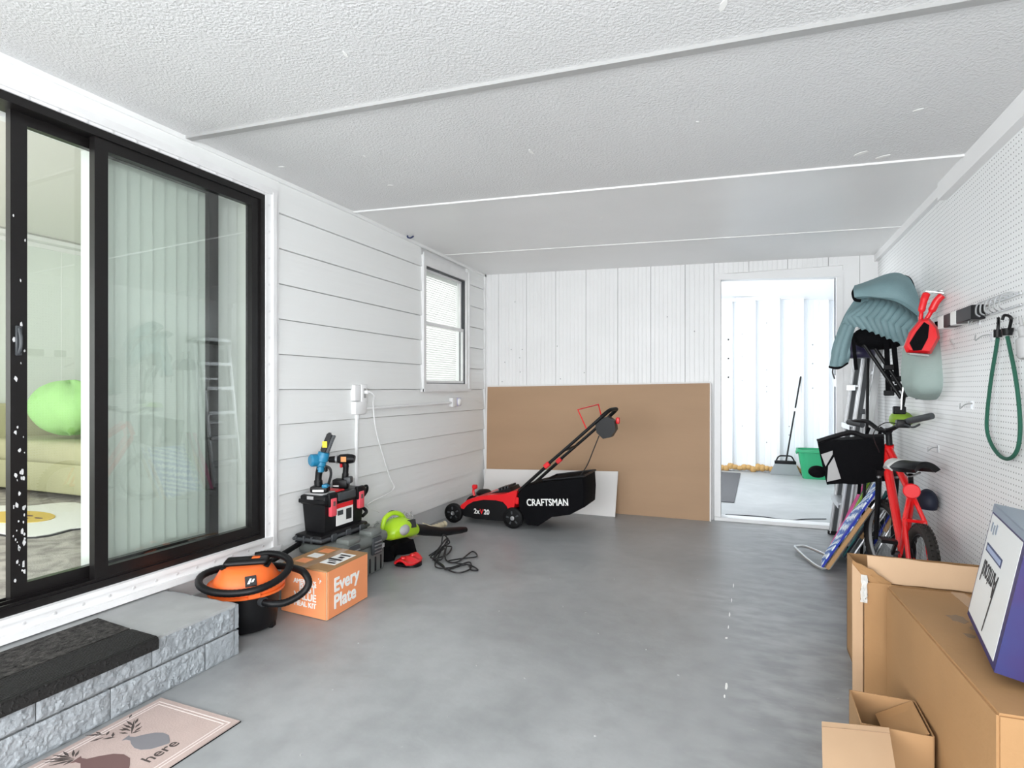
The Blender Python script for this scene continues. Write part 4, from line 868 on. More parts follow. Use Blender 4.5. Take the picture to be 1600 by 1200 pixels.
for y in (4.72, 5.06):
    MB().tube([(ht(-.02)[0], y, ht(-.02)[1]), (ht(.36)[0], y, ht(.36)[1])], .0145, 10).build('lower_rail', 'black', mw)
    MB().tube(cr([(ht(.30)[0], y - .012, ht(.30)[1] + .006), (ht(.7)[0], y, ht(.7)[1]), (ht(.97)[0], y, ht(.97)[1])]), .0135, 10).build('upper_rail', 'black', mw)
    MB().box(-.028, -.02, -.02, .028, .02, .02, .005, 1, Matrix.Translation((ht(.33)[0], y - .012, ht(.33)[1] + .004)) @ Matrix.Rotation(R(-42), 4, 'Y')).build('clamp', 'red', mw)
MB().tube(cr([(ht(.95)[0], 4.72, ht(.95)[1]), (ht(1.02)[0], 4.74, ht(1.02)[1]), (ht(1.04)[0], 4.80, ht(1.04)[1]), (ht(1.04)[0], 4.98, ht(1.04)[1]), (ht(1.02)[0], 5.04, ht(1.02)[1]), (ht(.95)[0], 5.06, ht(.95)[1])]), .0165, 10).build('grip_bar', 'black_soft', mw)
MB().rod((ht(.52)[0], 4.72, ht(.52)[1]), (ht(.55)[0], 5.06, ht(.55)[1]), .010).build('cross_brace', 'black', mw)
MB().tube([(1.40, 4.72, .878), (1.31, 4.76, 1.045), (1.43, 5.0, 1.085), (1.455, 5.06, .93)], .006, 6).build('bail_lever', 'red', mw)
oc = [(-.085, .02), (-.06, .07), (.02, .085), (.075, .05), (.085, -.02), (.045, -.085), (-.02, -.10), (-.075, -.05)]
MB().prism(oc, 4.73, 4.83, lambda u, v, h: (1.555 + u, h, .905 + v)).build('switch_box', 'black', mw)
MB().box(1.635, 4.76, .93, 1.665, 4.80, .985, .01, 2).build('safety_key', 'red', mw)
MB().tube(cr([(1.50, 4.74, .83), (1.45, 4.73, .70), (1.40, 4.73, .58), (1.33, 4.75, .475)]), .005, 6).build('control_cable', 'cord', mw)
MB().box(.765, Y0m - .03, .21, .80, Y0m - .01, .275, .008).build('flap_catch', 'red', mw)
# ---- boards against the back wall
def lean(name, m, x0, x1, yb_, yt, h0, h1, t, label, cat):
    # leaning sheet: height at x0 is h0, at x1 is h1
    v = []
    for d in (0, t):
        for x, h in ((x0, h0), (x1, h1)): v += [(x, yb_ + d, 0), (x, yt + d, h)]
    return tag(base(MB().add(v, [(0, 1, 3, 2), (4, 6, 7, 5), (0, 4, 5, 1), (2, 3, 7, 6), (0, 2, 6, 4), (1, 5, 7, 3)]).build(name, m, smooth=0)), label, cat)
cs = thing('cardboard_sheet', 'huge brown cardboard sheet leaning on the white back wall', 'cardboard', (1.2, 5.63, 0))
v = [(x, y, z) for x, h in ((.045, 1.243), (2.325, 1.275)) for y0, y1 in ((5.615, 5.650), (5.633, 5.668)) for y, z in ((y0, 0), (y1, h))]
MB().add(v, [(0, 1, 3, 2), (4, 6, 7, 5), (0, 4, 5, 1), (2, 3, 7, 6), (0, 2, 6, 4), (1, 5, 7, 3)]).build('sheet', 'card_sheet', cs, smooth=0)
MB().bar((.045, 5.656, 1.250), (2.325, 5.656, 1.282), .030, .014).build('top_edge_strip', 'gypsum', cs)
MB().bar((.040, 5.62, .0), (.040, 5.655, 1.243), .02, .012, (0, 1, 0)).bar((2.332, 5.62, 0), (2.332, 5.655, 1.275), .03, .014, (1, 0, 0)).build('side_edge_strip', 'gypsum', cs)
lean('white_board', 'gypsum', .06, 1.478, 5.46, 5.600, .365, .415, .012, 'white board offcut leaning on the cardboard behind the mower', 'board')
# ================================================================= THINGS ALONG THE RIGHT WALL
def P(px, py, y): return W(px, py, y=y)
# ---- stepladder folded in the corner
ld = thing('stepladder', 'folded aluminium stepladder leaning in the corner by the doorway', 'ladder', (3.38, 5.3, 0))
lx = lambda z: 3.315 + .125 * z
for y in (5.09, 5.50):
    MB().bar((lx(.01), y, .012), (lx(1.80), y, 1.80), .025, .070, (1, 0, 0)).build('front_rail', 'alu', ld)
    for o_ in (-.026, .026): MB().bar((lx(.01) + o_, y - .018, .012), (lx(1.80) + o_, y - .018, 1.80), .014, .006, (1, 0, 0)).build('rail_flange', 'alu_soft', ld)
    MB().bar((lx(.01), y - .0135, .012), (lx(1.80), y - .0135, 1.80), .002, .030, (1, 0, 0)).build('rail_groove', 'grey_dark', ld)
    MB().bar((lx(.01) + .085, y + (.03 if y < 5.3 else -.03), .012), (lx(1.72) + .075, y + (.03 if y < 5.3 else -.03), 1.72), .020, .045, (1, 0, 0)).build('rear_rail', 'alu', ld)
    MB().box(lx(0) - .04, y - .02, 0, lx(0) + .05, y + .02, .03, .004).build('foot', 'black_soft', ld)
for i in range(6):
    z = .33 + i * .305; s_ = MB().box(lx(z) - .055, 5.095, z - .012, lx(z) + .035, 5.495, z + .006, .003).build('step', 'alu_soft', ld)
    MB().box(lx(z) - .058, 5.095, z - .035, lx(z) - .053, 5.495, z + .006).build('step_lip', 'alu_soft', s_)
for z in (.25, .8, 1.35): MB().bar((lx(z) + .085, 5.11, z), (lx(z) + .085, 5.48, z), .012, .025).build('rear_brace', 'alu', ld)
MB().box(lx(1.8) - .04, 5.06, 1.79, lx(1.8) + .12, 5.53, 1.83, .008).build('top_cap', 'black', ld)
for q in ((5.08, 1.05), (5.08, .62)): MB().box(lx(q[1]) - .01, q[0] - .022, q[1] - .02, lx(q[1]) + .03, q[0] - .012, q[1] + .02, .003).build('hinge_plate', 'grey_dark', ld)
# ---- pole and black tube frame with straps
solo('black_pole', MB().tube([P(1356, 515, 4.89), P(1356, 560, 4.89), P(1355, 660, 4.89), Vector((3.425, 4.89, 0))], .0105, 8).rod(P(1357, 512, 4.89), P(1356, 545, 4.89), .015), 'black_soft', 'thin black pole standing upright in front of the stepladder', 'pole')
tf = thing('folded_frame', 'black tube frame with dangling straps and buckles under teal blanket', 'folded frame', P(1385, 560, 4.5))
for a, b in (((1350, 538), (1408, 622)), ((1368, 545), (1418, 620)), ((1422, 556), (1409, 640))):
    MB().rod(P(*a, 4.48), P(*b, 4.40), .0125, 10).build('frame_tube', 'black', tf)
for pl, w in (([(1385, 532), (1387, 575), (1388, 612)], .030), ([(1396, 532), (1399, 565), (1402, 600)], .030), ([(1333, 530), (1335, 550), (1338, 578)], .022)):
    MB().ribbon([P(x, y, 4.44) for x, y in pl], w, .004, (0, 1, 0)).build('strap', 'black_cloth', tf)
for x, y in ((1389, 574), (1400, 592), (1389, 614), (1401, 606)): MB().box(-.03, -.01, -.018, .03, .01, .018, .005, 1, Matrix.Translation(P(x, y, 4.43))).build('buckle', 'black', tf)
MB().ell(P(1375, 527, 4.52), (.17, .10, .085), 18, 10).build('padded_seat', 'black_cloth', tf)
MB().tube(cr([P(1427, 560, 4.36), P(1415, 585, 4.34), P(1410, 615, 4.34), P(1408, 640, 4.34)]), .0045, 6).build('cable', 'steel', tf)
MB().box(-.035, -.02, -.025, .035, .02, .025, .006, 1, Matrix.Translation(P(1405, 641, 4.38))).build('wheel_lock', 'black', tf)
def dome(p): return Vector((p.x, p.y, max(p.z, -.35)))
solo('helmet', MB().ell(P(1342, 552, 4.812), (.105, .09, .10), 20, 12, fn=dome), 'purple', 'dark purple helmet shell hanging under left side of the blanket', 'helmet')
# ---- teal moving blanket
bk = thing('moving_blanket', 'teal quilted moving blanket draped over gear near the doorway', 'blanket', P(1370, 520, 4.5))
def grid_sheet(rows, nu, nv, disp, t, name, m, par):
    # rows: list of rows (top to bottom) of (px, py, depth) control points, smoothly interpolated
    G = [cr([P(*q) for q in r], 8) for r in rows]; n = len(G[0]) - 1
    def at(u, v):
        f = u * n; i = min(int(f), n - 1); w = f - i; col = [g[i].lerp(g[i + 1], w) for g in G]
        K = len(col) - 1; f = v * K; j = min(int(f), K - 1); w = f - j
        a = col[max(j - 1, 0)]; b = col[j]; c = col[j + 1]; d = col[min(j + 2, K)]
        p = .5 * ((2 * b) + (c - a) * w + (2 * a - 5 * b + 4 * c - d) * w * w + (3 * b - a - 3 * c + d) * w ** 3)
        return p + Vector((-.2, -1, .15)).normalized() * disp(u, v)
    return MB().sheet(nu, nv, at, t).build(name, m, par, smooth=60)
tri = lambda x: abs((x % 1) - .5) * 2
grid_sheet([[(1343, 470, 4.62), (1370, 458, 4.62), (1400, 462, 4.60), (1428, 482, 4.55)], [(1334, 482, 4.45), (1366, 472, 4.42), (1400, 480, 4.38), (1432, 503, 4.36)], [(1322, 494, 4.40), (1360, 497, 4.34), (1398, 508, 4.31), (1432, 525, 4.31)], [(1317, 504, 4.42), (1358, 517, 4.36), (1392, 530, 4.33), (1430, 549, 4.33)]],
    90, 40, lambda u, v: .0075 * math.sin(2 * math.pi * (u * 11 + 1.6 * tri(v * 1.5))) * min(1, 6 * u, 6 * (1 - u)) + .012 * noise.noise(Vector((u * 4, v * 4, 1))), .012, 'quilted_drape', 'teal', bk)
grid_sheet([[(1340, 466, 4.50), (1350, 466, 4.46), (1362, 470, 4.44)], [(1322, 494, 4.46), (1330, 494, 4.42), (1340, 500, 4.41)], [(1308, 528, 4.45), (1318, 528, 4.41), (1332, 522, 4.43)], [(1299, 556, 4.46), (1311, 558, 4.42), (1328, 548, 4.44)], [(1296, 572, 4.47), (1309, 574, 4.43), (1323, 567, 4.46)]],
    26, 44, lambda u, v: .012 * noise.noise(Vector((u * 3, v * 6, 5))) + .006 * math.sin(u * 18 + v * 3) * v, .012, 'hanging_corner', 'teal', bk)
grid_sheet([[(1335, 451, 4.46), (1365, 441, 4.50), (1396, 431, 4.50), (1419, 434, 4.44)], [(1334, 458, 4.38), (1367, 450, 4.36), (1400, 446, 4.34), (1428, 455, 4.36)], [(1337, 467, 4.37), (1369, 466, 4.33), (1404, 473, 4.30), (1439, 498, 4.32)]],
    40, 20, lambda u, v: .010 * noise.noise(Vector((u * 3, v * 3, 9))), .022, 'top_fold', 'teal', bk)
MB().tube(cr([P(1396, 431, 4.49), P(1419, 434, 4.43), P(1429, 455, 4.35), P(1440, 499, 4.31)]), .009, 8).build('edge_binding', 'black_cloth', bk)
MB().tube(cr([P(1336, 450, 4.45), P(1333, 458, 4.37), P(1336, 468, 4.36), P(1345, 470, 4.36)]), .010, 8).build('edge_binding', 'black_cloth', bk)
MB().tube(cr([P(1296, 573, 4.46), P(1310, 575, 4.42), P(1324, 567, 4.45)]), .009, 8).build('edge_binding', 'black_cloth', bk)
MB().tube(cr([P(1302, 574, 4.45), P(1301, 582, 4.45), P(1304, 592, 4.45)]), .005, 6).build('drawcord', 'cord', bk)
# ---- sage bag and red bag on hooks
sg = thing('sage_bag', 'pale sage green padded bag hanging below the red bag', 'bag', P(1452, 612, 4.08))
grid_sheet([[(1424, 530, 4.14), (1440, 526, 4.10), (1456, 527, 4.06), (1466, 532, 4.05)], [(1422, 558, 4.12), (1440, 556, 4.03), (1460, 556, 4.00), (1474, 558, 4.02)], [(1422, 585, 4.11), (1440, 586, 4.00), (1462, 586, 3.97), (1478, 584, 4.00)], [(1424, 600, 4.12), (1441, 603, 4.00), (1462, 602, 3.97), (1478, 598, 4.00)], [(1428, 610, 4.16), (1445, 613, 4.08), (1462, 611, 4.05), (1476, 605, 4.05)]],
    30, 34, lambda u, v: .006 * noise.noise(Vector((u * 4, v * 4, 2))) - (.012 if abs(v - .80) < .02 else 0), .05, 'bag_body', 'sage', sg)
MB().tube(cr([P(1466, 530, 4.03), P(1474, 556, 4.01), P(1479, 584, 3.99), P(1478, 600, 3.99), P(1474, 608, 4.03)]), .008, 8).build('piping', 'black_cloth', sg)
MB().tube(cr([P(1424, 596, 4.06), P(1441, 600, 3.99), P(1462, 599, 3.96), P(1478, 594, 3.985)]), .0035, 6).build('seam', 'teal', sg)
MB().tube(cr([P(1461, 532, 4.02), P(1463, 560, 3.975), P(1465, 597, 3.955)]), .0035, 6).build('seam', 'teal', sg)
MB().rod(P(1434, 613, 4.12), P(1434, 624, 4.12), .012).build('toggle', 'black', sg)
MB().ribbon([P(1466, 502, 4.0), P(1470, 525, 4.0), P(1462, 540, 4.0)], .035, .006, (0, 1, 0)).build('strap', 'black_cloth', sg)
rb = thing('red_bag', 'red bag with black front panel hanging by two red loops', 'bag', P(1440, 552, 4.0))
hexo = [(1437, 499), (1420, 520), (1412, 542), (1416, 551), (1453, 553), (1467, 528), (1464, 512), (1450, 497)]
v = [P(x, y, 3.87) for x, y in hexo] + [P(x + 2, y, 3.925) for x, y in hexo]; n = 8; ce_ = sum((q for q in v[:8]), Vector()) / 8
v2 = [ce_ + (q - ce_) * .84 + Vector((0, -.022, 0)) for q in v[:8]]
MB().add(v2 + v, [tuple(range(8))] + [(i, (i + 1) % 8, 8 + (i + 1) % 8, 8 + i) for i in range(8)] + [(8 + i, 8 + (i + 1) % 8, 16 + (i + 1) % 8, 16 + i) for i in range(8)] + [tuple(range(23, 15, -1))]).build('bag_shell', 'red', rb, smooth=50)
bpn = [(1444, 503), (1452, 508), (1450, 528), (1440, 547), (1427, 548), (1421, 536), (1432, 518)]
MB().add([P(x, y, 3.842) for x, y in bpn] + [P(x, y, 3.856) for x, y in bpn], [tuple(range(7)), tuple(range(13, 6, -1))] + [(i, (i + 1) % 7, 7 + (i + 1) % 7, 7 + i) for i in range(7)]).build('front_panel', 'black_cloth', rb)
MB().tube(cr([P(1438, 502, 3.89), P(1440, 485, 3.88), P(1444, 468, 3.88), P(1448, 459, 3.89)]), [.010] * 6 + [.018] * 6 + [.020] * 6 + [.012], 10).build('carry_loop', 'red', rb)
MB().tube(cr([P(1447, 500, 3.89), P(1456, 485, 3.88), P(1464, 470, 3.87), P(1473, 461, 3.86)]), [.012] * 6 + [.020] * 6 + [.020] * 6 + [.010], 10).build('carry_loop', 'red', rb)
MB().bar(P(1419, 553, 3.87), P(1450, 556, 3.87), .05, .008).build('base_edge', 'strip', rb)
solo('peg_hook', MB().tube([Vector((WX, 3.93, 1.775)), Vector((WX - .02, 3.93, 1.775)), P(1474, 458, 3.86), P(1447, 455, 3.89)], .004, 6), 'steel', 'long wire peg hook carrying the red bag loops', 'hook')
# ---- pegboard fittings
ph = thing('pegboard_holder', 'black holder with white bands mounted on pegboard beside red bag', 'holder', (WX, 3.5, 1.56))
def py_(px, py): return W(px, py, x=WX)
a, b = py_(1485, 497), py_(1541, 489)
for y0, y1, m in ((3.80, 3.70, 'print_white'), (3.70, 3.59, 'print_black'), (3.59, 3.50, 'print_white'), (3.50, 3.285, 'print_black')):
    MB().box(WX - .055, y1 + .0005, 1.545, WX, y0 - .0005, 1.612, .003).build('band' if m == 'print_white' else 'holder_body', 'print_white' if m == 'print_white' else 'black', ph)
wk = thing('wire_hook_rack', 'bright wire hook rack on pegboard above the green bungee', 'hook rack', (WX, 3.05, 1.54))
k = MB()
for z in (1.555, 1.60): MB().tube([(WX - .008, 3.27, z), (WX - .012, 2.88, z)], .0035, 6).build('rack_rail', 'steel', wk)
for i in range(6):
    y = 3.19 - i * .052; MB().tube(cr([(WX, y, 1.605), (WX - .03, y, 1.612), (WX - .06, y, 1.60), (WX - .065, y, 1.56), (WX - .05, y, 1.545)], 5), .0035, 6).build('hook', 'steel', wk)
bg2 = thing('bungee_cord', 'dark green bungee cord looped from pegboard hooks at right edge', 'bungee cord', (WX - .02, 3.07, .92))
loop = [(1559, 528), (1556, 548), (1549, 590), (1543, 640), (1542, 670), (1548, 692), (1560, 710), (1572, 717), (1583, 713), (1591, 698), (1594, 670), (1592, 630), (1586, 585), (1578, 545), (1574, 526)]
MB().tube(cr([W(x, y, x=WX - .022) for x, y in loop], 8), .0078, 8).build('elastic_cord', 'bungee', bg2)
MB().rod(W(1559, 515, x=WX - .022), W(1559, 527, x=WX - .022), .015, 10).build('hook_sleeve', 'black', bg2)
MB().tube([W(1574, 513, x=WX - .022), W(1574, 524, x=WX - .022)], [.021, .016], 10).build('hook_sleeve', 'black', bg2)
MB().tube(cr([W(1559, 517, x=WX - .022), W(1560, 505, x=WX - .022), W(1560, 497, x=WX - .03)]), .006, 6).build('end_hook', 'black', bg2)
MB().tube(cr([W(1577, 514, x=WX - .022), W(1580, 500, x=WX - .025), W(1577, 494, x=WX - .03), W(1569, 493, x=WX - .04), W(1566, 500, x=WX - .045)]), .006, 6).build('end_hook', 'black', bg2)
def peghook(px, py, l, label, up=.03):
    p = W(px, py, x=WX); solo('peg_hook', MB().tube(cr([(WX, p.y, p.z + up), (WX - l * .6, p.y, p.z + up * .8), (WX - l, p.y, p.z + .005), (WX - l, p.y, p.z + up)]), .003, 6).box(WX - .004, p.y - .012, p.z, WX, p.y + .012, p.z + up + .012), 'steel', label, 'hook')
peghook(1550, 533, .06, 'steel peg hook under the wire rack, touching the bungee')
peghook(1520, 640, .05, 'small steel peg hook below the black and white holder')
peghook(1466, 707, .05, 'small peg hook low on pegboard above the bicycle saddle')
peghook(1530, 508, .04, 'peg hook just under the black holder with white bands')
tp = solo('tape_strip', MB().sheet(10, 3, lambda u, v: (WX - .004 - .012 * u, 3.80 - .10 * u + .0, 1.50 - .045 * u - .02 * v), .001), 'clear', 'curled clear tape strip stuck on the pegboard below the holder', 'tape')
gt = solo('grey_handle', MB().tube(cr([W(1594, 497, x=WX - .03), W(1597, 512, x=WX - .03), W(1600, 530, x=WX - .03), W(1603, 560, x=WX - .03)]), [.006] * 6 + [.015] * 6 + [.026] * 6 + [.020], 10), 'reflect', 'grey tool handle hanging at the right edge beside bungee', 'tool')
# ---- red bicycle
bi = thing('bicycle', 'red childs mountain bicycle with knobbly tyres parked beside pegboard', 'bicycle', (3.48, 4.0, 0))
RA = Vector((3.50, 3.64, .25)); FA = Vector((3.472, 4.37, .25)); BB = Vector((3.48, 3.91, .27)); ST = Vector((3.50, 3.82, .631)); HT = Vector((3.458, 4.15, .878)); HB = Vector((3.463, 4.21, .726)); SD = Vector((3.487, 3.77, .769))
def tyre(c, axv, r, nm):
    T_ = axis_T(c, axv); pts = [T_ @ Vector((math.cos(a) * (r - .026), math.sin(a) * (r - .026), 0)) for a in [i * 2 * math.pi / 72 for i in range(72)]]
    w = MB().tube(pts, .026, 10, True).build(nm, 'tyre', bi)
    kb = MB()
    for i in range(54):
        a = i * 2 * math.pi / 54
        for s_ in (-1, 1): kb.box(-.007, -.008, -.005, .007, .008, .006, 0, 1, T_ @ Matrix.Rotation(a + s_ * .02, 4, 'Z') @ Matrix.Translation((r - .002, 0, s_ * .012)))
    kb.build('tread_knobs', 'tyre', w)['kind'] = 'stuff'
    MB().tube([T_ @ Vector((math.cos(a) * (r - .055), math.sin(a) * (r - .055), 0)) for a in [i * 2 * math.pi / 48 for i in range(48)]], .010, 8, True).build('rim', 'reflect' if nm == 'front_wheel' else 'black', w)
    for i in range(20):
        a = i * 2 * math.pi / 20; MB().rod(T_ @ Vector((math.cos(a + .4) * .015, math.sin(a + .4) * .015, .02 * (-1) ** i)), T_ @ Vector((math.cos(a) * (r - .058), math.sin(a) * (r - .058), 0)), .0012, 4).build('spoke', 'steel', w)
    MB().rod(T_ @ Vector((0, 0, -.035)), T_ @ Vector((0, 0, .035)), .016, 10).build('hub', 'grey_dark', w); return w
hd_r = (FA - RA); hd_r.z = 0; hd_r.normalize(); axr = Vector((hd_r.y, -hd_r.x, 0)) ; axr = (axr + Vector((0, 0, -.06))).normalized()
tyre(RA, axr, .25, 'rear_wheel'); hf = Vector((-.24, .97, 0)).normalized(); axf = Vector((hf.y, -hf.x, 0)); tyre(FA, axf, .25, 'front_wheel')
MB().rod(HB + Vector((0, .0, -.02)), BB, .026, 12, .024).build('down_tube', 'red_paint', bi); MB().rod(HT + Vector((0, 0, -.03)), ST, .021, 12).build('top_tube', 'red_paint', bi)
MB().rod(ST + Vector((0, -.012, .05)), BB, .021, 12).build('seat_tube', 'red_paint', bi); MB().rod(HT, HB, .025, 12).build('head_tube', 'red_paint', bi)
for s_ in (-1, 1):
    o_ = axr * (.048 * s_)
    MB().tube([ST + axr * (.012 * s_) + Vector((0, 0, -.02)), ST.lerp(RA, .35) + o_, RA + o_], .012, 8).build('seat_stay', 'red_paint', bi)
    MB().tube([BB + axr * (.015 * s_), BB.lerp(RA, .4) + o_, RA + o_], .011, 8).build('chain_stay', 'red_paint', bi)
    of = axf * (.05 * s_); MB().tube([HB + of + Vector((0, .02, -.06)), FA + of], [.018, .013], 8).build('fork_leg', 'black', bi)
    MB().tube([HB + of + Vector((0, .01, -.02)), HB.lerp(FA, .35) + of], [.013, .013], 8).build('fork_stanchion', 'alu_soft', bi)
MB().bar(HB + axf * -.07 + Vector((0, .01, -.03)), HB + axf * .07 + Vector((0, .01, -.03)), .03, .035).build('fork_crown', 'black', bi)
MB().bar(ST.lerp(RA, .35) + axr * -.055, ST.lerp(RA, .35) + axr * .055, .02, .016).build('brake_bridge', 'red_paint', bi)
MB().rod(ST, SD + Vector((0, .015, -.02)), .013, 10).build('seat_post', 'black', bi)
def sadd(u, v, g=1.0):
    w = g * (.078 * (1 - u) ** .7 + .022); a = (v - .5) * 2; e = math.sin(math.pi * min(1, u * 1.0 + .06)) ** .35
    f_ = Vector((-.45, .89, 0)); r_ = Vector((.89, .45, 0)); p = SD + f_ * (u * .25 - .10) + r_ * (a * w * e)
    return p + Vector((0, 0, .022 - .030 * a * a + .012 * (1 - u) ** 2))
sd_ = MB().sheet(20, 14, sadd, .030).build('saddle', 'black', bi)
MB().sheet(10, 10, lambda u, v: sadd(.60 + .40 * u, v, 1.12) + Vector((-.004, .008, -.002)), .036).build('saddle_nose_cover', 'saddle_white', sd_)
MB().tube(cr([SD + Vector((-.03, .05, .0)), SD + Vector((-.01, .0, -.03)), SD + Vector((.03, -.05, .0))]), .005, 6).build('saddle_rail', 'steel', sd_)
rf = W(1424, 767, y=3.735); MB().lathe([(.030, -.012), (.040, -.006), (.041, .012), (.036, .018)], 20, axis_T(rf, (-.1, -1, .05))).build('rear_reflector', 'red', bi)
MB().bar(rf + Vector((0, .01, 0)), SD.lerp(ST, .45), .015, .02).build('reflector_bracket', 'black', bi)
MB().rod(BB - axr * .05, BB + axr * .05, .018, 10).build('bottom_bracket', 'grey_dark', bi)
for s_ in (-1, 1):
    e = BB + axr * (.055 * s_); q = e + Vector((0, .10 * s_, -.09 * s_)); MB().bar(e, q, .014, .022).build('crank', 'black', bi); MB().bar(q, q + axr * (.08 * s_), .07, .018).build('pedal', 'black', bi)
T_ = axis_T(BB + axr * .04, axr); MB().lathe([(.085, -.003), (.088, 0), (.085, .003), (.06, .003)], 32, T_).build('chainring', 'grey_dark', bi)
bc = Vector((3.434, 4.14, .968)); gr = Vector((3.595, 3.867, 1.066)); gl = Vector((3.277, 4.42, 1.0))
MB().rod(HT, HT + Vector((-.005, -.005, .07)), .018, 10).build('steerer', 'black', bi); MB().bar(HT + Vector((0, 0, .07)), bc, .035, .035).build('stem', 'black', bi)
MB().tube(cr([gl, gl.lerp(bc, .5) + Vector((0, 0, .03)), bc.lerp(gl, .15) + Vector((0, 0, -.005)), bc.lerp(gr, .15) + Vector((0, 0, -.005)), bc.lerp(gr, .5) + Vector((0, 0, .015)), gr]), .0135, 10).build('handlebar', 'black', bi)
MB().rod(bc.lerp(gr, .55) + Vector((0, 0, .012)), gr + (gr - bc) * .05, .0185, 12).build('grip', 'grey_dark', bi); MB().rod(bc.lerp(gl, .6), gl, .0185, 12).build('grip', 'grey_dark', bi)
MB().box(-.035, -.03, -.022, .035, .03, .025, .008, 2, Matrix.Translation(bc.lerp(gr, .42) + Vector((0, 0, .005)))).build('shifter', 'black', bi)
MB().tube(cr([bc.lerp(gr, .45) + Vector((0, -.02, 0)), bc.lerp(gr, .7) + Vector((-.02, -.03, -.035)), bc.lerp(gr, .85) + Vector((-.02, -.03, -.03))]), .006, 6).build('brake_lever', 'grey_dark', bi)
MB().tube(cr([bc.lerp(gr, .4), bc + Vector((-.02, -.10, .05)), bc + Vector((-.08, -.1, -.02)), HT + Vector((-.05, .02, -.05))]), .003, 6).build('brake_cable', 'cord', bi)
# ---- carrier bag in front of the bars
cbg = thing('handlebar_bag', 'black carrier bag with grey reflective patches on bicycle handlebar', 'bag', (3.26, 4.42, .65))
tl, tr_, br_, bl_ = P(1277, 690, 4.30), P(1381, 684, 4.27), P(1384, 752, 4.27), P(1292, 757, 4.30)
dep = Vector((.02, .24, 0))
def bagf(u, v):
    p = (tl.lerp(tr_, u)).lerp(bl_.lerp(br_, u), v); return p + Vector((0, -.018, 0)) * math.sin(math.pi * u) * math.sin(math.pi * v) + Vector((0, 0, .006 * math.sin(u * 9)))
v = []
MB().sheet(16, 12, bagf, .012).build('rear_panel', 'black_cloth', cbg)
k = MB(); k.add([tl, tr_, br_, bl_] + [q + dep for q in (tl, tr_, br_, bl_)], [(4, 7, 6, 5), (0, 1, 5, 4), (1, 2, 6, 5), (2, 3, 7, 6), (3, 0, 4, 7), (0, 3, 2, 1)]); k.build('bag_body', 'black_cloth', cbg)
MB().tube(cr([tl + Vector((0, -.01, .0)), P(1300, 683, 4.29), P(1330, 676, 4.29), P(1352, 682, 4.28), tr_ + Vector((0, -.01, .01))]), .016, 8).build('top_rim', 'black', cbg)
for q in ([(1283, 710), (1301, 704), (1301, 710), (1290, 729)], [(1303, 714), (1314, 748), (1292, 753), (1294, 728)]):
    MB().add([P(x, y, 4.262) for x, y in q] + [P(x, y, 4.285) for x, y in q], [(0, 1, 2, 3), (7, 6, 5, 4), (0, 4, 5, 1), (1, 5, 6, 2), (2, 6, 7, 3), (3, 7, 4, 0)]).build('reflective_patch', 'reflect', cbg)
MB().ell(P(1277, 737, 4.33), (.055, .07, .04), 16, 10).build('side_pouch', 'black_cloth', cbg)
MB().tube(cr([tl + Vector((.03, -.01, -.03)), tl + Vector((.08, -.014, -.02)), tl + Vector((.12, -.014, .0))]), .004, 6).build('seam_piping', 'print_white', cbg)
for x in (1352, 1372): MB().ribbon([P(x, 690, 4.27), P(x + 3, 676, 4.29), P(x + 6, 668, 4.33)], .02, .004, (0, 1, 0)).build('hanging_strap', 'black_cloth', cbg)
MB().rod(P(1343, 756, 4.33), P(1342, 772, 4.33), .010).build('strap_end', 'black_cloth', cbg)
# ---- helmet behind the saddle, green item by the bars
solo('helmet', MB().ell((3.612, 3.98, .570), (.050, .075, .075), 20, 12, fn=lambda p: Vector((p.x, p.y, max(p.z, -.5)))), 'navy', 'dark navy helmet wedged between the bicycle seat tube and pegboard', 'helmet')
solo('helmet', MB().ell(P(1408, 656, 4.56), (.07, .09, .06), 18, 10, fn=lambda p: Vector((p.x, p.y, max(p.z, -.5)))).tube(cr([P(1396, 668, 4.56), P(1402, 650, 4.54), P(1412, 646, 4.54), P(1420, 655, 4.55)]), .008, 6), 'green2', 'green helmet half hidden behind the bicycle handlebar grip', 'helmet')
# ---- folded beach chairs
def chair(label, bot, top, y0, y1, fab, edge=None, tubes=2, arm=None, th=.05, sk=.085):
    K_ = Vector((sk, y1 - y0, 0))
    b0 = Vector((bot[0], y0, bot[1])); t0 = Vector((top[0], y0, top[1])); ax = (t0 - b0).normalized(); nn = Vector((-ax.z, 0, ax.x)); L_ = (t0 - b0).length
    c = thing('folding_chair', label, 'folding chair', (b0.x, (y0 + y1) / 2, 0), 'folded beach chairs leaning by the pegboard')
    MB().sheet(24, 12, lambda u, v: b0 + ax * (L_ * u) + K_ * v + nn * (th * .5 + .008 * math.sin(u * 9 + v * 4)), .012).build('fabric', fab, c)
    if edge: MB().sheet(16, 3, lambda u, v: b0 + ax * (L_ * u) + Vector((0, .03 * v - .004, 0)) + nn * (th * .5 - .001), .012).build('fabric_hem', edge, c)
    for j in range(tubes):
        o_ = nn * (-.02 - .045 * j); a_ = b0 + o_ + ax * (.02 + .05 * j); z_ = t0 + o_ - ax * .03
        a_.z = max(a_.z, .012)
        MB().tube(cr([a_, z_, z_ + K_, a_ + K_], 1), .0105, 8, True).build('frame_tube', 'alu_soft', c)
    if arm: MB().bar(b0 + nn * arm[2] + ax * (L_ * arm[0]) + Vector((0, -.018, .012)), b0 + nn * arm[2] + ax * (L_ * arm[1]) + Vector((0, -.018, .012)), .022, .022, nn).build('wooden_arm', 'wood', c)
    return c
c1 = chair('folded beach chair, blue and white pattern, tan wooden arm facing room', (3.13, .02), (3.45, .56), 4.36, 4.86, 'beach', 'royal', 1, (.0, .78, -.012))
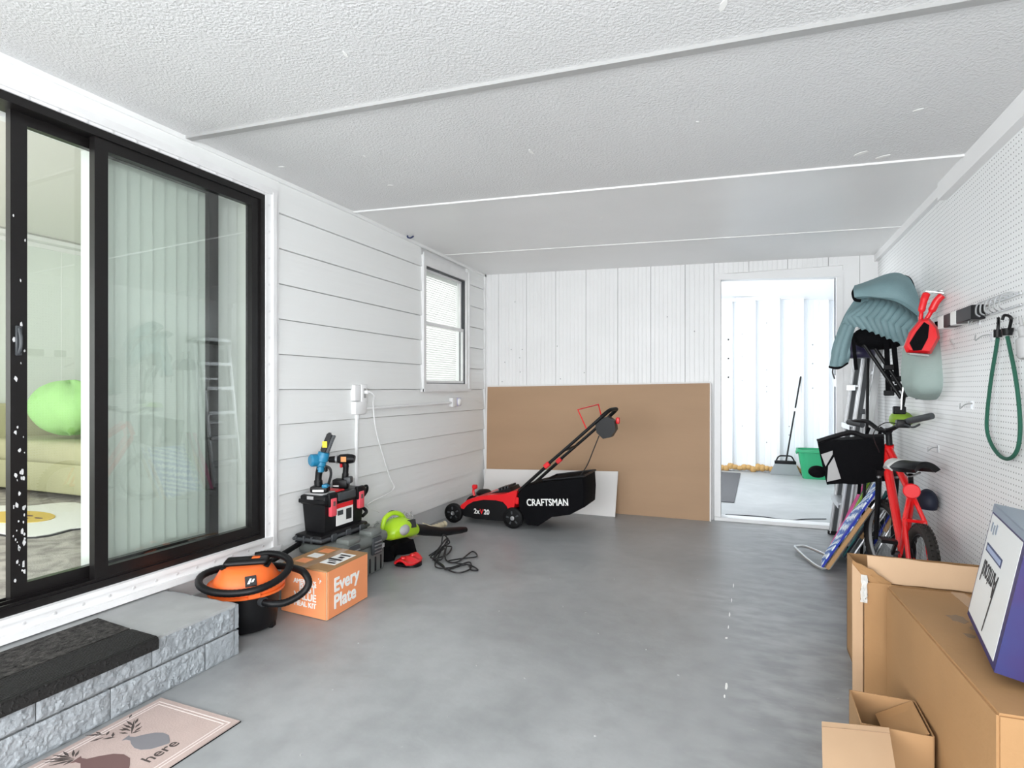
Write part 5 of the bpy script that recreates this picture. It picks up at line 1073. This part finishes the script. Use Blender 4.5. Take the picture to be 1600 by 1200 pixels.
MB().tube(cr([(3.16, 4.60, .05), (3.06, 4.80, .045), (3.00, 4.84, .035), (2.985, 4.80, .03), (3.05, 4.55, .015), (3.115, 4.38, .013), (3.17, 4.38, .05)], 4), .0105, 8).build('base_loop', 'alu_soft', c1)
chair('folded beach chair with pink fabric, nearest the doorway threshold', (3.255, .02), (3.555, .68), 5.00, 5.05, 'pink', None, 1, None, .03, .01)
chair('folded beach chair with dark green fabric, between pink and blue ones', (3.27, .02), (3.56, .70), 4.93, 4.97, 'dkgreen', 'green2', 1, None, .03, .01)
chair('folded beach chair with turquoise fabric and tan arm behind bicycle wheel', (3.30, .02), (3.56, .48), 4.66, 4.84, 'teal2', 'navy', 1, (.32, .62, -.0), .05, .03)
chair('folded beach chair with navy fabric, lowest against the pegboard', (3.43, .02), (3.60, .40), 4.66, 4.84, 'navy', 'royal', 1, (.55, .95, .0), .05, .02)
# ================================================================= BOXES AT THE RIGHT
def carton_wall(mb, pts, t=.006):                               # thin panel from four points
    a, b, c, d = [Vector(p) for p in pts]; n_ = (b - a).cross(d - a).normalized() * t
    return mb.add([a, b, c, d, a + n_, b + n_, c + n_, d + n_], [(0, 1, 2, 3), (7, 6, 5, 4), (0, 4, 5, 1), (1, 5, 6, 2), (2, 6, 7, 3), (3, 7, 4, 0)])
# tall open carton at the back
B1 = thing('open_carton', 'open brown carton with torn flaps behind the long carton', 'box', (3.33, 2.9, 0))
x0, x1, y0, y1, h = 3.086, 3.60, 2.66, 3.10, .452
for nm, pts in (('side_panel', [(x0, y0, 0), (x0, y1, 0), (x0, y1, h), (x0, y0, h)]), ('side_panel', [(x1, y0, 0), (x1, y1, 0), (x1, y1, h), (x1, y0, h)]), ('front_panel', [(x0, y0, 0), (x1, y0, 0), (x1, y0, h), (x0, y0, h)]), ('back_panel', [(x0, y1, 0), (x1, y1, 0), (x1, y1, h), (x0, y1, h)]), ('bottom_panel', [(x0, y0, .004), (x1, y0, .004), (x1, y1, .004), (x0, y1, .004)])):
    carton_wall(MB(), pts).build(nm, 'card', B1, smooth=0)
carton_wall(MB(), [(x0 - .042, y0 - .004, 0), (x0 - .006, y0 + .004, 0), (x0 - .006, y0 + .004, h + .02), (x0 - .044, y0 - .004, h + .07)], .005).build('side_flap', 'card_pale', B1, smooth=0)
MB().sheet(24, 8, lambda u, v: (x0 + .015 + (x1 - x0 - .03) * u, y0 - .002 + .035 * v + .004 * math.sin(u * 5), h + .004 + .094 * v * (1 - .10 * u) + .004 * noise.noise(Vector((u * 6, v * 2, 0)))), .005).build('front_flap', 'card_pale', B1)
MB().sheet(14, 10, lambda u, v: (x0 - .040 + .13 * u, y0 - .006 - .012 * math.sin(u * 3.1) + .02 * v, h + .085 - .055 * u - .045 * v - .02 * u * u + .012 * noise.noise(Vector((u * 5, v * 4, 7)))), .004).build('torn_flap', 'card', B1)
MB().sheet(10, 8, lambda u, v: (x0 - .012 + .02 * u + .01 * noise.noise(Vector((u * 4, v * 6, 1))), y0 - .008 - .006 * u, h + .03 - .11 * v), .001).build('torn_tape', 'clear', B1)
MB().box(x0 + .044, y0 - .0012, .22, x0 + .085, y0 + .001, h - .02).build('shipping_label', 'mat_pink', B1)
for i, (zz, ww) in enumerate(((.40, .03), (.355, .02), (.335, .035))): MB().box(x0 + .055, y0 - .002, zz, x0 + .055 + ww * .6, y0 - .001, zz + .012).build('label_print', 'print_black', B1)
MB().box(x0 + .004, y0 - .001, h - .06, x0 + .036, y0 + .001, h - .012).build('tape', 'tape', B1)
# long closed carton
B2 = thing('long_carton', 'long closed brown carton on floor in the right foreground', 'box', (3.42, 2.2, 0))
q0, q1 = Vector((3.150, 2.600, 0)), Vector((3.196, 1.673, 0)); wv = Vector((.435, .022, 0)); H2 = .463
v = [q0, q1, q1 + wv, q0 + wv]; v = v + [p + Vector((0, 0, H2)) for p in v]
bm = bmesh.new(); vs = [bm.verts.new(p) for p in v]
for f in ((0, 3, 2, 1), (4, 5, 6, 7), (0, 1, 5, 4), (1, 2, 6, 5), (2, 3, 7, 6), (3, 0, 4, 7)): bm.faces.new([vs[i] for i in f])
bmesh.ops.bevel(bm, geom=bm.edges[:] + bm.verts[:], offset=.006, segments=2, affect='EDGES'); bm.verts.index_update()
MB().add([p.co[:] for p in bm.verts], [[p.index for p in f.verts] for f in bm.faces]).build('carton_body', 'card', B2, smooth=30); bm.free()
MB().add([q0 + wv * a + (q1 - q0) * b + Vector((0, 0, H2 + c)) for c in (.0003, .0010) for a, b in ((.47, .004), (.57, .004), (.57, .996), (.47, .996))], [(0, 1, 2, 3), (7, 6, 5, 4), (0, 4, 5, 1), (1, 5, 6, 2), (2, 6, 7, 3), (3, 7, 4, 0)]).build('tape', 'tape', B2)
for a, b, s_ in ((.30, .32, .03), (.36, .40, .022), (.26, .47, .018)):
    p = q0 + wv * a + (q1 - q0) * b; MB().prism([(p.x + s_ * random.uniform(.5, 1.2) * math.cos(i * .63), p.y + 1.4 * s_ * random.uniform(.5, 1.2) * math.sin(i * .63)) for i in range(10)], H2 + .0002, H2 + .0008, lambda u, v_, h_: (u, v_, h_)).build('scuff_mark', mat('scuff_ink', (.24, .16, .10), .8), B2, smooth=0)
# small open carton and its flap
B3 = thing('small_open_carton', 'small open brown carton on floor left of the long carton', 'box', (3.06, 2.13, 0))
x0, x1, y0, y1, h = 2.975, 3.160, 2.035, 2.245, .20
for nm, pts in (('side_panel', [(x0, y0, 0), (x0, y1, 0), (x0, y1, h), (x0, y0, h)]), ('side_panel', [(x1, y0, 0), (x1, y1, 0), (x1, y1, h), (x1, y0, h)]), ('front_panel', [(x0, y0, 0), (x1, y0, 0), (x1, y0, h), (x0, y0, h)]), ('back_panel', [(x0, y1, 0), (x1, y1, 0), (x1, y1, h), (x0, y1, h)]), ('bottom_panel', [(x0, y0, .004), (x1, y0, .004), (x1, y1, .004), (x0, y1, .004)])):
    carton_wall(MB(), pts, .004).build(nm, 'card_in', B3, smooth=0)
carton_wall(MB(), [(x1 - .005, y0 + .01, h), (x1 - .005, y1 - .01, h), (x1 - .11, y1 - .02, h - .06), (x1 - .10, y0 + .02, h - .075)], .004).build('inner_flap', 'card', B3, smooth=0)
a_, b_ = W(1284, 1127, z=.205), W(1389, 1137, z=.205)
dn = Vector((-.02, -.22, -.045))
pan = MB(); carton_wall(pan, [a_, b_, b_ + dn, a_ + dn], .005).build('front_flap', 'card_pale', B3, smooth=0)
carton_wall(MB(), [a_ + dn * .10 + Vector((0, 0, .0003)), b_ + dn * .10 + Vector((0, 0, .0003)), b_ + dn * .115 + Vector((0, 0, .0003)), a_ + dn * .115 + Vector((0, 0, .0003))], -.0008).build('crease', 'tape', B3, smooth=0)
carton_wall(MB(), [a_ + dn + Vector((.02, 0, 0)), b_ + dn, Vector((b_.x, b_.y + dn.y, 0)), Vector((a_.x + .02, a_.y + dn.y, 0))], .005).build('lower_panel', 'card_in', B3, smooth=0)
# printed white and blue box, tilted against the wall
B4 = thing('printed_box', 'white and blue printed box standing on the long carton', 'box', (3.38, 2.04, .464))
O_ = Vector((3.308, 2.2645, .464)); ey = Vector((-.071, -.443, 0)); ez = Vector((.070, 0, .3546)); ex = Vector((.18, -.029, -.0340))
def bx4(a, b, c): return O_ + ex * a + ey * b + ez * c
O_.z += .0355
v = [bx4(a, b, c) for a in (0, 1) for b in (0, 1) for c in (0, 1)]
MB().add(v, [(0, 1, 3, 2), (4, 6, 7, 5), (0, 4, 5, 1), (2, 3, 7, 6), (0, 2, 6, 4), (1, 5, 7, 3)]).build('box_body', 'box_blue', B4, smooth=0)
nx = -ex.normalized() * .0012
def quad(b0, b1, c0, c1, k=1): return [bx4(0, b, c) + nx * k for b, c in ((b0, c0), (b1, c0), (b1, c1), (b0, c1))]
carton_wall(MB(), quad(.03, .93, .045, .93), -.0010).build('side_print', 'box_white', B4, smooth=0)
carton_wall(MB(), [bx4(-.005, 0, 1.001), bx4(-.005, 1, 1.001), bx4(1.005, 1, 1.001), bx4(1.005, 0, 1.001)], .004).build('top_flap', 'box_grey', B4, smooth=0)
carton_wall(MB(), quad(.0, 1, .945, 1.0), -.0010).build('grey_band', 'box_grey', B4, smooth=0)
carton_wall(MB(), quad(.10, .60, .62, .69, 1.6), -.0010).build('blue_banner', 'ink_blue', B4, smooth=0); carton_wall(MB(), quad(.13, .57, .635, .675, 2.2), -.0008).build('banner_glow', 'ink_light', B4, smooth=0)
# the title is printed upside down as the box stands
T4 = frame(bx4(0, .60, .50) + nx * 2, -ey, -ez)
text('Amtoul', 'printed_title', 'print_black', B4, .10, frame(bx4(0, .62, .555) + nx * 2.0, -ey.normalized(), -ez.normalized()), 0, .0004, sx=.70, shear=.15)
MB().prism([(0, 0), (.012, .004), (.035, .16), (.030, .16)], 0, .0006, lambda u, w_, h_: tuple(T4 @ Vector((u - .005, w_ - .01, h_)))).build('title_flourish', 'print_black', B4, smooth=0)
for i, (b, c) in enumerate(((.10, .84), (.17, .83), (.24, .85))):
    carton_wall(MB(), quad(b, b + .04, c - .05, c + .03, 1.6), -.0008).build('corner_mark', 'box_grey', B4, smooth=0)
ye = lambda a, c, s_: (bx4(a, 1, c) + ey.normalized() * .0012 * s_)
k = MB(); k.add([ye(.45, .40, 1), ye(.62, .47, 1), ye(.95, .36, 1), ye(.75, .30, 1)], [(0, 1, 2, 3)]); k.build('printed_emblem_outline', 'print_white', B4, smooth=0)
k = MB(); k.add([ye(.52, .40, 2), ye(.63, .445, 2), ye(.88, .36, 2), ye(.74, .325, 2)], [(0, 1, 2, 3)]); k.build('printed_emblem', 'mat_brown', B4, smooth=0)
# ================================================================= STOREROOM THINGS
bo = thing('broom', 'upright broom with black handle leaning on the storeroom wall', 'broom', (3.13, 9.08, .002))
MB().tube([(3.15, 9.05, .20), (3.345, 9.165, 1.40)], .011, 8).build('handle', 'black', bo); MB().tube([(3.265, 9.118, .905), (3.272, 9.122, .95)], .0118, 8).build('handle_band', 'print_white', bo)
MB().box(-.14, -.03, .15, .14, .03, .20, .012, 2, Matrix.Translation((3.14, 9.07, .0))).build('broom_head', 'black', bo)
v = [(3.14 + sx_ * w_, 9.07 + sy_ * .04, z_) for z_, w_ in ((.004, .20), (.155, .135)) for sx_ in (-1, 1) for sy_ in (-1, 1)]
MB().add(v, [(0, 1, 3, 2), (4, 6, 7, 5), (0, 4, 5, 1), (2, 3, 7, 6), (0, 2, 6, 4), (1, 5, 7, 3)]).build('bristles', 'bristle', bo)
MB().tube(cr([(3.02, 9.07, .19), (3.06, 9.07, .26), (3.15, 9.06, .27), (3.22, 9.07, .26), (3.26, 9.07, .19)]), .010, 6).build('head_brace', 'black', bo)
gb = thing('green_bin', 'green plastic bin on the storeroom floor beside broom', 'bin', (3.50, 8.85, .002))
v = []; f = []
rings = [(.15, .002), (.205, .36), (.225, .365), (.225, .40), (.205, .40), (.195, .36), (.14, .02)]
for r_, z_ in rings:
    for i in range(24):
        a = i * 2 * math.pi / 24; ca, sa = math.cos(a), math.sin(a); e = .45; v.append((3.50 + 1.05 * r_ * math.copysign(abs(ca) ** e, ca), 8.85 + .8 * r_ * math.copysign(abs(sa) ** e, sa), z_))
for j in range(6):
    for i in range(24): f.append((j * 24 + i, j * 24 + (i + 1) % 24, (j + 1) * 24 + (i + 1) % 24, (j + 1) * 24 + i))
f += [tuple(range(24))[::-1], tuple(6 * 24 + i for i in range(24))]
MB().add(v, f).build('bin_body', 'green_bin', gb)
for s_ in (-1, 1): MB().box(3.50 + s_ * .23 - .012, 8.80, .33, 3.50 + s_ * .23 + .012, 8.90, .37, .006).build('bin_handle', 'green_bin', gb)
v = [W(1128, 785, z=.002), W(1147, 786, z=.002), W(1157, 740, z=.002), W(1128, 740, z=.002)]
k = MB(); k.add([Vector((2.05, v[0].y, .003)), Vector((v[1].x, v[1].y, .003)), Vector((v[2].x, v[2].y, .003)), Vector((2.05, v[2].y, .003))] + [Vector((2.05, v[0].y, .012)), Vector((v[1].x, v[1].y, .012)), Vector((v[2].x, v[2].y, .012)), Vector((2.05, v[2].y, .012))], [(3, 2, 1, 0), (4, 5, 6, 7), (0, 1, 5, 4), (1, 2, 6, 5), (2, 3, 7, 6), (3, 0, 4, 7)])
solo('floor_mat', k, 'grey_mat', 'dark grey mat on the storeroom floor inside the doorway', 'mat', smooth=0)
solo('floor_wire', MB().tube(cr([(2.45, 5.95, .006), (2.75, 5.98, .006), (3.0, 5.92, .006), (3.15, 6.02, .006), (3.33, 6.10, .006)]), .004, 6), 'cord', 'thin dark wire lying on storeroom floor just past the threshold', 'wire')
